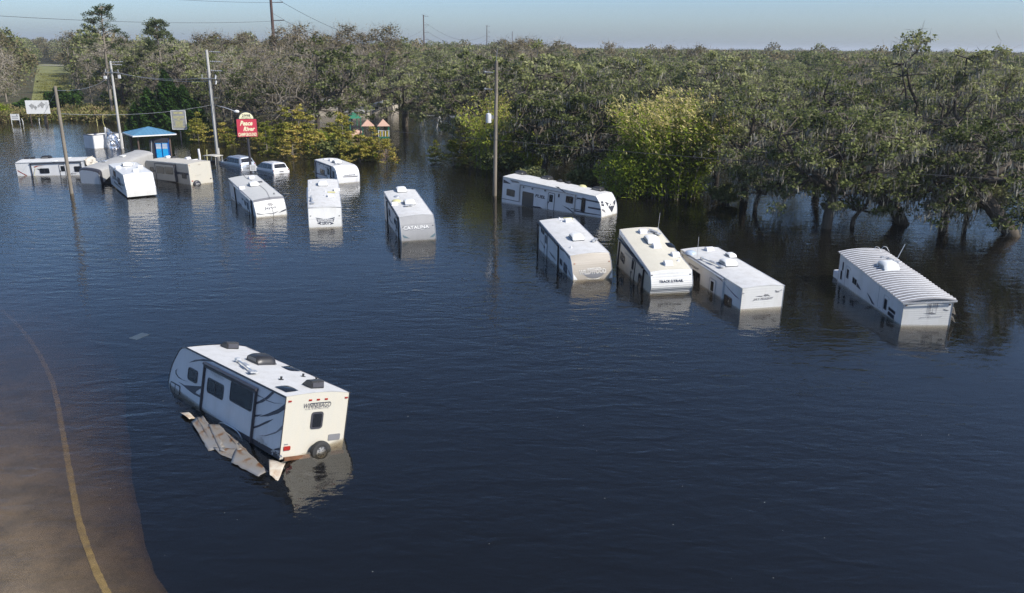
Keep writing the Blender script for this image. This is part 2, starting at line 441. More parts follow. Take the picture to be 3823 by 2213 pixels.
# measured shapes and poses of the trailers, in metres
SPECS = {'catalina': {'L': 7.02,
              'arm': [[(-5.708, -0.353), (-5.398, -3.469)], [(-0.263, -0.097), (0.806, -2.419)], [(-5.916, -0.125), (-0.136, -0.059)]],
              'ndec': [('b', [(-1.125, -1.097), (-0.882, -1.23), (-0.638, -1.384), (-1.006, -1.315), (-1.108, -1.231)]),
                       ('b', [(1.22, -1.126), (1.012, -1.244), (0.784, -1.41), (1.043, -1.403), (1.21, -1.259)])],
              'npt': [('lamp', -1.046, -0.58), ('lamp', 1.077, -0.613), ('seam', -1.055, -0.662), ('seam', 1.176, -0.739)],
              'ntext': [('CATALINA', 0.01, -0.903, 1.84, 0.22)],
              'pose': [-6.858, 55.771, 1.591, -1.27, 0.093, 0.024],
              'prof': [(0, 0), (0.28, -0.25), (0.5, -0.6), (0.65, -1.0), (0.73, -1.35), (0.74, -1.7), (0.55, -2.4)],
              'roof': [('ac', -6.593, 0.056), ('ac', -2.947, 0.034), ('dish', -5.106, -0.534), ('dome', -3.838, -0.784), ('vent', -3.072, -1.053),
                       ('antenna', -2.195, 0.063), ('antenna2', -2.209, -0.281)],
              'win': [(-2.35, -1.79, -1.11, -0.71), (-1.36, -0.84, -1.37, -0.63)],
              'wl': -1.6},
 'farleft': {'L': 6.62,
             'arm': [[(-5.229, -0.121), (-5.148, -1.358)], [(-0.354, -0.121), (-0.316, -0.831)], [(-5.262, -0.12), (-0.282, -0.088)]],
             'dec': [('r', [(-4.967, -0.447), (-4.621, -0.354), (-3.832, -0.348), (-4.5, -0.408), (-4.858, -0.557)]),
                     ('d', [(-4.455, -0.677), (-4.748, -0.666), (-4.482, -0.817)]),
                     ('r', [(-6.555, -0.705), (-6.133, -1.038), (-5.695, -1.302), (-5.865, -1.331), (-6.551, -0.846)]),
                     ('w', [(-6.003, -0.233), (-5.738, -0.7), (-5.346, -1.032), (-5.404, -0.995), (-5.802, -0.698)])],
             'pose': [-44.727, 84.253, 1.515, 0.149, -0.026, 0.04],
             'roof': [('acd', -4.399, 0.965), ('vent2', -6.349, 0.948), ('vent2', -5.738, 0.906), ('flap', -2.838, -1.2), ('flap', -1.966, 0.465)],
             'win': [(-4.44, -3.5, -1.17, -0.64), (-2.35, -1.99, -1.02, -0.46), (-1.07, -0.43, -1.12, -0.54)],
             'winq': [[(-2.471, -0.292), (-1.907, -0.277), (-1.999, -1.479), (-2.559, -1.458)]],
             'wl': -1.52},
 'fuel': {'L': 9.64,
          'arm': [[(-7.649, -0.371), (-7.745, -2.223)], [(-1.887, -0.228), (-1.95, -1.759)], [(-7.676, -0.376), (-1.814, -0.215)]],
          'dec': [('d', [(-4.048, 0.104), (-3.689, 0.116), (-2.678, -0.329), (-1.544, -0.647), (-1.899, -0.586), (-2.782, -0.306), (-3.199, -0.191)]),
                  ('d', [(-9.612, -0.222), (-9.323, -0.306), (-8.718, -0.512), (-9.587, -0.551)]),
                  ('g', [(-8.886, -0.144), (-8.024, -0.151), (-7.739, -0.278), (-8.619, -0.341)]),
                  ('d', [(-1.792, -0.42), (0.421, -0.363), (0.46, -0.5), (-1.803, -0.548)]),
                  ('d', [(-0.623, -0.963), (0.58, -0.911), (0.622, -1.068), (-0.632, -1.102)]),
                  ('d', [(-9.656, -1.93), (-7.662, -1.873), (-7.658, -1.93), (-9.651, -1.988)]),
                  ('d', [(-3.159, -1.352), (-2.563, -1.452), (-1.979, -1.722), (-2.022, -1.794), (-2.55, -1.577)]),
                  ('d', [(-2.312, -1.425), (-1.316, -1.381), (-1.309, -1.443), (-2.256, -1.478)]),
                  ('d', [(-2.001, -1.514), (-0.81, -1.493), (0.639, -1.417), (0.646, -1.478), (-0.847, -1.605), (-1.939, -1.629)]),
                  ('d', [(-6.204, -1.974), (-5.43, -1.915), (-5.153, -2.036), (-6.162, -2.142)])],
          'ndec': [('d', [(-0.431, -0.456), (0.195, -0.687), (1.227, -0.525), (1.04, -0.794), (0.394, -1.437), (-0.261, -0.744)]),
                   ('d', [(-0.976, -0.391), (-0.62, -0.415), (-0.668, -0.577), (-0.997, -0.554)]),
                   ('d', [(-1.052, -0.586), (-0.652, -0.618), (-0.677, -0.805), (-1.048, -0.719)]),
                   ('g', [(-1.133, -0.94), (-0.735, -1.055), (-0.544, -1.342), (-1.048, -1.111)])],
          'ntext': [('FUEL', 0.371, -0.794, 1.17, 0.18)],
          'pose': [7.448, 65.118, 1.645, -0.667, 0.063, -0.004],
          'prof': [(0, 0), (0.2, -0.2), (0.42, -0.5), (0.58, -0.85), (0.68, -1.3), (0.71, -1.7), (0.6, -2.4)],
          'roof': [('acd', -9.308, 0.834), ('acd', -6.564, 1.325), ('vent2', -5.212, 1.393), ('vent2', -4.34, 1.355), ('acd', -1.047, 0.772),
                   ('dome', -2.791, 1.056), ('antenna', -3.555, 0.666)],
          'stext': [('FUEL', -5.51, -1.03, 1.11, 0.27)],
          'win': [(-9.16, -8.25, -1.58, -0.98), (-4.54, -4.17, -1.28, -0.66), (-3.66, -3.51, -0.75, -0.45), (-2.86, -2.13, -1.04, -0.46),
                  (-1.3, -0.9, -1.53, -0.34), (-7.4, -6.2, -2.15, -0.89)],
          'winq': [[(-4.688, -0.521), (-3.94, -0.472), (-4.027, -1.971), (-4.659, -1.941)]],
          'wl': -1.65},
 'jayco': {'L': 8.78,
           'arm': [[(-6.286, -0.242), (-6.707, -2.906)], [(-0.372, -0.091), (0.675, -1.258)], [(-6.469, -0.126), (-0.518, -0.088)]],
           'dec': [('d', [(-8.783, -0.061), (-6.819, -0.279), (-6.705, -0.371), (-8.695, -0.201)]),
                   ('d', [(-5.824, -1.426), (-4.647, -1.385), (-4.395, -1.789), (-4.746, -1.835), (-5.078, -1.564), (-5.878, -1.517)]),
                   ('d', [(-8.488, -1.558), (-6.722, -1.515), (-6.763, -1.584), (-8.547, -1.652)])],
           'ndec': [('g',
                     [(-0.158, -0.301), (-0.014, -0.287), (0.189, -0.319), (0.329, -0.441), (0.173, -0.502), (-0.072, -0.496), (-0.194, -0.422)]),
                    ('g',
                     [(-0.528, -0.975), (-0.323, -1.005), (0.017, -1.071), (0.345, -1.013), (0.6, -0.979), (0.331, -1.099), (0.006, -1.139),
                      (-0.263, -1.065)]),
                    ('d', [(-1.142, -0.904), (-0.879, -0.987), (-0.536, -1.12), (-0.889, -1.045), (-1.149, -0.983)]),
                    ('d', [(1.186, -0.887), (0.887, -0.968), (0.539, -1.129), (0.869, -1.071), (1.184, -1.01)])],
           'npt': [('capline', -1.155, -0.192)],
           'ntext': [('Jayco', 0.045, -0.743, 0.97, 0.21)],
           'path': [(-8.863, 0.136), (-8.112, 0.079), (-7.343, 0.073), (-6.887, 0.195), (-6.292, 0.243), (-4.531, 0.416), (-3.792, 0.456),
                    (-3.085, 0.463), (-2.409, 0.438), (-1.764, 0.383), (-0.845, 0.256), (0.191, 0.096)],
           'pose': [-19.745, 63.651, 1.288, -1.039, 0.063, 0.056],
           'prof': [(0, 0), (0.2, -0.12), (0.42, -0.45), (0.6, -0.85), (0.68, -1.25), (0.68, -1.6), (0.5, -2.4)],
           'roof': [('vent', -7.427, 0.494), ('ac', -4.683, 0.027), ('vent', -4.252, -1.136), ('pipe', -0.905, 0.744), ('flap', -5.651, 0.673)],
           'win': [(-3.99, -3.54, -0.82, -0.67), (-3.16, -2.67, -1.06, -0.67), (-2.4, -1.52, -1.6, -0.38)],
           'wl': -1.29},
 'jayflight': {'L': 7.66,
               'arm': [[(-1.899, -0.237), (-2.008, -1.323)], [(-7.394, -0.114), (-7.302, -0.364)], [(-7.394, -0.114), (-1.927, -0.102)]],
               'dec': [('p',
                        [(-3.056, -0.221), (-2.459, -0.198), (-1.838, -0.36), (-1.092, -0.509), (-0.094, -0.663), (-0.642, -0.658), (-1.378, -0.497),
                         (-1.988, -0.337)])],
               'ndec': [('g', [(-0.44, -0.504), (-0.209, -0.465), (0.05, -0.504), (-0.055, -0.538), (-0.277, -0.505)]),
                        ('g', [(0.047, -0.475), (0.111, -0.403), (0.295, -0.416), (0.457, -0.546), (0.27, -0.508), (0.164, -0.536)]),
                        ('g', [(0.688, -0.205), (0.863, -0.287), (0.97, -0.259), (0.944, -0.345), (0.762, -0.35)])],
               'npt': [('lamp', -1.118, -0.256), ('lamp', 1.075, -0.224)],
               'ntext': [('JAY FLIGHT', 0.052, -0.668, 1.21, 0.16)],
               'pose': [13.251, 40.349, 1.139, -1.341, 0.031, 0.009],
               'roof': [('vent', -6.87, 0.239), ('domeb', -6.652, -1.128), ('ac', -3.926, -0.02), ('acs', -5.527, 1.089), ('antenna', -5.277, -0.996),
                        ('antenna2', -3.438, -0.676), ('whip', -5.816, -1.037)],
               'stext': [('JAY FLIGHT', -5.77, -0.53, 1.41, 0.16)],
               'win': [(-3.41, -3.09, -1.2, -0.65), (-1.8, -0.92, -1.51, -0.88)],
               'winq': [[(-3.547, -0.466), (-2.77, -0.515), (-2.946, -1.348), (-3.72, -1.382)],
                        [(-5.829, -0.714), (-4.788, -0.672), (-4.86, -1.576), (-5.979, -1.738)]],
               'wl': -1.14},
 'ribbed': {'L': 7.86,
            'dec': [('d', [(-5.321, -0.892), (-5.053, -0.968), (-4.711, -1.145), (-5.349, -1.145)]),
                    ('d', [(-4.044, -0.975), (-3.548, -1.083), (-2.936, -1.309), (-3.284, -1.363)]),
                    ('l', [(-1.989, -0.348), (-1.494, -0.318), (-1.488, -1.196), (-2.109, -1.266)]),
                    ('l', [(-6.867, -0.469), (-6.22, -0.377), (-6.391, -1.606), (-7.0, -1.699)]),
                    ('l', [(-2.594, -0.044), (-2.261, -0.001), (-2.465, -1.244), (-2.714, -1.303)])],
            'ndec': [('g', [(0.78, -0.41), (0.933, -0.456), (1.087, -0.503), (0.983, -0.538), (0.829, -0.491)]),
                     ('g', [(-0.211, -0.622), (0.114, -0.597), (0.219, -0.562), (0.492, -0.674), (0.237, -0.682), (0.047, -0.634)])],
            'npt': [('lamp', -1.094, -0.12), ('lamp', 1.073, -0.257), ('drip0', -0.009, -0.02), ('drip1', 0.541, -0.045), ('drip2', 0.387, -0.948)],
            'ntext': [('JAY FLIGHT', 0.224, -0.841, 1.18, 0.14)],
            'pose': [20.655, 37.754, 1.229, -1.553, 0.071, 0.051],
            'roof': [('ac', -4.606, 0.041), ('whip', -6.146, 1.216), ('loop', -7.642, 1.007)],
            'sp': [(-8.981, -1.584), (-7.789, -1.205), (-7.605, -1.67), (-8.862, -2.016)],
            'winq': [[(-7.335, -0.383), (-7.213, -0.364), (-7.335, -0.883), (-7.468, -0.907)],
                     [(-7.496, -0.963), (-7.318, -0.945), (-7.416, -1.485), (-7.596, -1.505)],
                     [(-6.709, -0.585), (-6.444, -0.567), (-6.56, -1.117), (-6.79, -1.119)],
                     [(-5.899, -0.795), (-5.66, -0.752), (-5.678, -1.113), (-5.912, -1.111)],
                     [(-5.63, -0.785), (-5.373, -0.779), (-5.413, -1.094), (-5.636, -1.12)],
                     [(-1.915, -0.545), (-1.626, -0.492), (-1.708, -1.08), (-1.982, -1.11)],
                     [(-1.398, -0.789), (-0.711, -0.751), (-0.678, -0.919), (-1.43, -0.966)],
                     [(-1.365, -1.042), (-0.766, -0.976), (-0.755, -1.154), (-1.462, -1.288)]],
            'wl': -1.23},
 'srv': {'L': 8.19,
         'arm': [[(1.786, 2.039), (6.308, 1.951)]],
         'ndec': [('d', [(-0.741, -0.681), (-0.474, -0.723), (-0.179, -0.76), (-0.423, -0.776), (-0.637, -0.76)]),
                  ('d', [(0.719, -0.676), (0.445, -0.732), (0.172, -0.768), (0.442, -0.79), (0.661, -0.768)]),
                  ('g',
                   [(-0.682, -0.801), (-0.477, -0.785), (0.009, -0.785), (0.442, -0.805), (0.685, -0.816), (0.568, -0.997), (0.322, -1.044),
                    (-0.004, -1.046), (-0.381, -1.038), (-0.568, -0.997)]),
                  ('d', [(-0.627, -1.1), (-0.38, -1.017), (-0.263, -1.04), (-0.385, -1.106), (-0.27, -1.201), (-0.415, -1.176)]),
                  ('d', [(0.633, -1.131), (0.403, -1.035), (0.283, -1.053), (0.399, -1.125), (0.276, -1.215), (0.423, -1.197)])],
         'npt': [('lamp', -1.073, -0.56), ('lamp', 1.039, -0.589)],
         'ntext': [('WILDWOOD', -0.007, -0.9, 1.24, 0.25), ('SRV', 0.02, -1.115, 0.54, 0.2)],
         'pose': [-14.203, 59.506, 1.4, -1.335, 0.102, -0.015],
         'prof': [(0, 0), (0.15, -0.35), (0.3, -0.75), (0.42, -1.1), (0.48, -1.4), (0.48, -1.8), (0.3, -2.4)],
         'roof': [('ac', -6.308, -0.051), ('vent', -4.591, 1.038), ('flap', -3.957, 0.586), ('vent', -2.741, 0.498), ('antenna', -2.625, -0.989),
                  ('antenna2', -0.891, -0.887), ('pipe', -4.116, 0.102), ('pipe', -2.98, 0.052), ('pipe', -7.177, -1.002), ('pipe', -4.78, -1.096)],
         'wl': -1.41},
 'tan': {'L': 7.34,
         'dec': [('d', [(-6.29, -0.893), (-5.509, -0.881), (-5.532, -1.072), (-6.326, -1.086)]),
                 ('d', [(-2.173, -0.847), (-0.124, -0.881), (-0.129, -1.094), (-2.189, -1.095)])],
         'npt': [('lampo', -1.108, -0.163), ('light', -0.997, -1.679), ('lamp', 1.015, -1.714), ('light', -0.019, -0.216), ('tyre', -0.619, -2.06)],
         'pose': [-30.815, 78.491, 2.042, -0.635, -0.038, 0.025],
         'roof': [('vent2', -5.755, 0.781), ('vent', -6.603, 0.664), ('vent', -3.633, 1.081), ('flap', -2.236, 0.966)],
         'sp': [(-7.339, 0.003), (-7.743, -0.336), (-7.89, -0.535)],
         'win': [(-6.94, -6.27, -1.14, -0.63), (-5.34, -3.96, -1.15, -0.42), (-3.81, -2.37, -1.13, -0.4), (-1.29, -0.48, -1.46, -0.91)],
         'winq': [[(-5.519, -0.159), (-2.201, -0.173), (-2.218, -1.777), (-5.596, -1.74)]],
         'wl': -2.04},
 'tracktrail': {'L': 5.87,
                'arm': [[(-5.708, -0.518), (-5.309, -3.34)], [(-1.032, -0.291), (-0.709, -2.07)], [(-5.781, -0.551), (-1.046, -0.249)]],
                'dec': [('d', [(-6.017, -0.183), (-2.165, 0.097), (-0.295, -0.022), (-0.455, -0.151), (-2.263, -0.048), (-5.943, -0.413)]),
                        ('g', [(-4.444, -0.877), (-3.239, -0.717), (-3.225, -0.761), (-4.429, -0.922)])],
                'npt': [('lamp', -1.151, -0.148), ('lamp', 1.088, -0.194)],
                'ntext': [('TRACK & TRAIL', -0.045, -0.476, 1.49, 0.13)],
                'pose': [8.893, 43.125, 1.217, -1.391, 0.196, 0.016],
                'prof': [(0, 0), (0.06, -0.06), (0.42, -0.72), (0.34, -1.2), (0.2, -2.4)],
                'roof': [('vent', -5.099, -0.006), ('ac', -3.803, 0.129), ('vent', -2.976, 0.137), ('vent', -1.777, 0.875), ('vent', -0.652, 0.029),
                         ('flap', -5.071, 0.579), ('antenna', -4.891, 0.618), ('skylight', -3.247, 1.145), ('whip', -5.411, 1.259),
                         ('pipe', -1.066, 0.802)],
                'win': [(-5.19, -4.4, -1.69, -1.14), (-2.96, -2.64, -1.22, -0.64)],
                'winq': [[(-3.056, -0.578), (-2.518, -0.521), (-2.337, -1.961), (-2.96, -2.023)],
                         [(-1.793, -0.919), (-1.205, -0.823), (-0.947, -1.793), (-1.589, -1.828)]],
                'wl': -1.24},
 'trailmaster': {'L': 4.27,
                 'arm': [[(-4.077, -0.141), (-3.865, -1.472)], [(-0.389, -0.117), (-0.329, -1.185)], [(-4.074, -0.102), (-0.334, -0.071)]],
                 'dec': [('d',
                          [(-4.827, -1.224), (-3.905, -1.302), (-1.549, -1.169), (0.019, -1.124), (0.013, -1.215), (-1.558, -1.276), (-3.916, -1.419),
                           (-4.838, -1.342)])],
                 'ndec': [('g', [(-0.695, -0.879), (1.031, -0.911), (0.933, -1.033), (-0.593, -0.977)])],
                 'npt': [('lamp', -0.923, -0.298), ('lamp', 1.037, -0.343)],
                 'ntext': [('TRAILMASTER', 0.138, -0.776, 1.35, 0.18)],
                 'pose': [-17.144, 80.872, 1.556, -0.924, 0.043, -0.009],
                 'prof': [(0, 0), (0.45, -0.1), (0.75, -0.3), (0.95, -0.6), (1.07, -1.0), (1.08, -1.5), (1.0, -2.4)],
                 'roof': [('flap', -3.682, -0.206), ('vent', -2.536, -0.159), ('ac', -1.318, -0.116), ('antenna', -0.379, -0.677),
                          ('antenna2', -0.356, -0.288)],
                 'sp': [(-3.141, -0.297), (-2.064, -0.291), (-1.575, -0.369)],
                 'win': [(-2.96, -1.88, -1.2, -0.69), (0.01, 0.42, -1.13, -0.43), (-1.16, -0.67, -1.0, -0.36)],
                 'winq': [[(-1.268, -0.26), (-0.4, -0.267), (-0.595, -1.268), (-1.386, -1.33)]],
                 'wl': -1.56},
 'white': {'L': 7.55,
           'npt': [('lamp', -1.016, -0.119), ('lamp', 0.979, -0.127)],
           'pose': [-33.449, 71.07, 2.026, -0.968, 0.004, 0.012],
           'prof': [(0, 0), (0.2, -0.5), (0.5, -1.15), (0.58, -1.25), (0.58, -1.9)],
           'roof': [('acw', -5.122, 0.005), ('vent', -4.231, -0.932), ('vent', -3.328, 0.805), ('vent', -1.045, 0.013), ('pipe', -2.95, -0.482),
                    ('pipe', -5.932, 0.742)],
           'win': [(-5.34, -4.14, -0.78, -0.23), (-3.35, -2.06, -1.29, -0.61)],
           'wl': -2.03},
 'wildwood': {'L': 7.16,
              'arm': [[(-7.381, -0.191), (-7.412, -2.095)], [(-2.287, -0.147), (-2.386, -1.434)], [(-7.501, -0.165), (-2.386, -0.152)]],
              'dec': [('d', [(-2.09, -0.138), (-0.472, -0.066), (0.091, -0.202), (-0.273, -0.22), (-1.027, -0.146), (-2.079, -0.278)]),
                      ('g', [(-4.597, -1.257), (-3.322, -1.235), (-2.898, -1.382), (-4.155, -1.407)]),
                      ('g', [(-6.856, -1.275), (-5.474, -1.373), (-5.47, -1.433), (-6.853, -1.337)]),
                      ('g', [(-0.584, -0.895), (0.173, -1.067), (0.641, -1.227), (0.0, -1.188)])],
              'ndec': [('g',
                        [(-0.657, -0.914), (0.0, -0.901), (0.736, -1.008), (0.595, -1.143), (0.317, -1.251), (-0.013, -1.261), (-0.339, -1.161)]),
                       ('w', [(-1.188, -0.899), (-0.931, -1.279), (-1.186, -1.258)]), ('w', [(1.247, -0.935), (1.007, -1.324), (1.229, -1.333)]),
                       ('w', [(-0.503, -1.184), (-0.178, -1.278), (0.206, -1.294), (0.538, -1.232), (0.263, -1.344), (-0.179, -1.315)])],
              'npt': [('lampo', -1.053, -0.384), ('lampo', 1.1, -0.393)],
              'ntext': [('WILDWOOD', 0.015, -0.868, 1.6, 0.24), ('FOREST RIVER', 0.13, -0.698, 0.84, 0.06)],
              'pose': [4.606, 46.192, 1.344, -1.342, 0.09, 0.032],
              'prof': [(0, 0), (0.3, -0.28), (0.5, -0.6), (0.65, -0.95), (0.72, -1.3), (0.72, -1.7), (0.5, -2.4)],
              'roof': [('ac', -2.745, 0.013), ('flap', -6.952, 0.726), ('vent', -6.32, 0.539), ('pipe', -6.989, 0.118), ('pipe', -6.481, 0.108),
                       ('pipe', -1.239, -0.785), ('antenna', -1.934, 0.858), ('antenna2', -2.229, 1.099)],
              'win': [(-6.64, -5.92, -0.61, -0.21), (-5.26, -4.93, -1.08, -0.44), (-2.05, -1.53, -1.21, -0.84), (-1.2, -0.52, -1.37, -0.79)],
              'wl': -1.35},
 'winnebago': {'L': 7.6,
               'arm': [[(-5.866, -0.182), (-5.795, -2.192)], [(-1.885, -0.189), (-1.829, -2.222)], [(-5.858, -0.22), (-1.772, -0.214)]],
               'dec': [('d',
                        [(-7.279, -0.529), (-6.778, -0.302), (-6.102, -0.117), (-5.555, -0.025), (-5.089, -0.012), (-5.749, -0.124),
                         (-6.425, -0.262)]),
                       ('d',
                        [(-8.226, -0.98), (-8.412, -1.108), (-8.362, -1.235), (-8.046, -1.326), (-7.567, -1.313), (-7.155, -1.253), (-7.665, -1.303),
                         (-8.079, -1.271), (-8.274, -1.192), (-8.316, -1.098)]),
                       ('d',
                        [(-8.089, -1.474), (-7.435, -1.466), (-6.464, -1.252), (-5.591, -1.065), (-5.578, -1.121), (-6.1, -1.265), (-6.416, -1.453),
                         (-6.446, -1.521), (-5.953, -1.515), (-5.43, -1.497), (-4.757, -1.632), (-5.395, -1.646), (-5.935, -1.59), (-6.562, -1.612),
                         (-7.127, -1.573), (-7.615, -1.511)]),
                       ('g', [(-6.139, -1.483), (-5.904, -1.343), (-5.521, -1.252), (-5.514, -1.282), (-5.808, -1.377), (-5.948, -1.533)]),
                       ('d',
                        [(-2.015, -0.747), (-1.688, -0.588), (-1.249, -0.329), (-0.896, -0.044), (-0.755, -0.061), (-1.044, -0.311), (-1.411, -0.55),
                         (-2.015, -0.812)]),
                       ('g',
                        [(-2.049, -0.4), (-1.733, -0.384), (-1.23, -0.413), (-0.686, -0.375), (-0.111, -0.247), (-0.681, -0.398), (-1.223, -0.447),
                         (-1.512, -0.416), (-2.02, -0.465)]),
                       ('d',
                        [(-4.325, -1.874), (-3.49, -1.63), (-3.212, -1.47), (-2.696, -1.364), (-1.354, -0.964), (-1.642, -1.115), (-2.68, -1.434),
                         (-3.478, -1.683)]),
                       ('d',
                        [(-1.574, -1.096), (-0.998, -0.83), (-0.387, -0.504), (0.025, -0.204), (0.052, -0.386), (-0.354, -0.652), (-0.977, -0.923)]),
                       ('d', [(-3.26, -1.258), (-3.053, -1.142), (-2.88, -1.058), (-2.728, -1.055), (-2.974, -1.151)]),
                       ('d',
                        [(-2.95, -1.935), (-2.172, -1.684), (-1.513, -1.367), (-1.073, -1.117), (-0.602, -0.906), (-0.931, -1.13), (-1.562, -1.471),
                         (-2.162, -1.729)]),
                       ('g',
                        [(-1.466, -1.739), (-0.973, -1.568), (-0.353, -1.263), (-0.02, -0.957), (-0.016, -1.095), (-0.402, -1.347),
                         (-0.965, -1.601)]),
                       ('d', [(-1.04, -2.052), (-0.545, -1.935), (0.01, -1.694), (0.0, -1.801), (-0.541, -1.951)]),
                       ('k',
                        [(-4.344, -2.223), (-4.097, -2.152), (-3.381, -2.109), (-2.836, -2.1), (-2.557, -2.148), (-2.437, -2.241), (-2.648, -2.249),
                         (-2.888, -2.209), (-3.431, -2.238), (-4.078, -2.235)])],
               'ndec': [('d', [(-0.271, -0.27), (0.491, -0.264), (0.489, -0.292), (-0.267, -0.301)])],
               'npt': [('light', -1.066, -0.161), ('light', -0.302, -0.168), ('light', -0.0, -0.167), ('light', 0.309, -0.167),
                       ('light', 1.112, -0.17), ('tyre', 0.264, -2.058), ('tyr2', -0.098, -2.016)],
               'ntext': [('WINNEBAGO', -0.006, -0.357, 1.0, 0.15), ('ULTRALITE', -0.005, -0.472, 0.92, 0.05)],
               'nwin': [[(-0.189, -0.58), (0.247, -0.601), (0.285, -1.182), (-0.209, -1.174)],
                        [(0.558, -1.441), (1.037, -1.43), (1.037, -1.646), (0.573, -1.658)],
                        [(-1.118, -1.673), (-0.874, -1.687), (-0.863, -1.814), (-1.106, -1.817)]],
               'pose': [-6.459, 24.617, 1.841, -0.784, -0.052, -0.236],
               'roof': [('vent', -7.039, 0.28), ('ac', -4.474, 0.257), ('antenna', -4.676, -0.589), ('antenna2', -2.927, -0.88),
                        ('pipe', -1.882, -0.359), ('skylight', -0.739, -0.762), ('skylight', -3.446, 0.892), ('vent', -0.705, 0.233),
                        ('pipe', -2.202, 0.701), ('pipe', -1.767, 0.981)],
               'sp': [(-7.728, -0.031), (-8.125, -0.178), (-8.416, -0.513), (-8.697, -0.871), (-8.858, -1.247), (-8.925, -1.561), (-8.886, -1.849),
                      (-8.78, -2.078), (-5.825, -2.06), (-1.799, -2.031), (0.003, -2.114), (-5.799, -2.173)],
               'stext': [('WINNEBAGO', -4.87, -0.43, 1.08, 0.16)],
               'win': [(-7.24, -6.42, -1.17, -0.67), (-5.54, -4.21, -1.24, -0.67), (-3.73, -2.08, -1.09, -0.34)],
               'winq': [[(-8.719, -1.617), (-7.811, -1.58), (-7.799, -2.035), (-8.666, -2.049)]],
               'wl': -1.9}}

# ---------------------------------------------------------------- travel trailers
GT = 'trailers stranded in the flood water'
CR = 0.085                                      # roof crown
def smooth_profile(prof):
    """dense catmull-rom through (x, z) points, returned as arrays for x(z)"""
    P = [Vector((a, b)) for a, b in prof]
    P = [P[0] * 2 - P[1]] + P + [P[-1] * 2 - P[-2]]
    xs, zs = [], []
    for i in range(1, len(P) - 2):
        for k in range(8):
            t = k / 8
            a, b, c, d = P[i - 1], P[i], P[i + 1], P[i + 2]
            q = 0.5 * ((2 * b) + (c - a) * t + (2 * a - 5 * b + 4 * c - d) * t * t + (3 * b - a - 3 * c + d) * t ** 3)
            xs.append(q.x); zs.append(q.y)
    xs.append(prof[-1][0]); zs.append(prof[-1][1])
    zs = np.array(zs); xs = np.array(xs); o = np.argsort(zs)
    return lambda z: float(np.interp(z, zs[o], xs[o]))

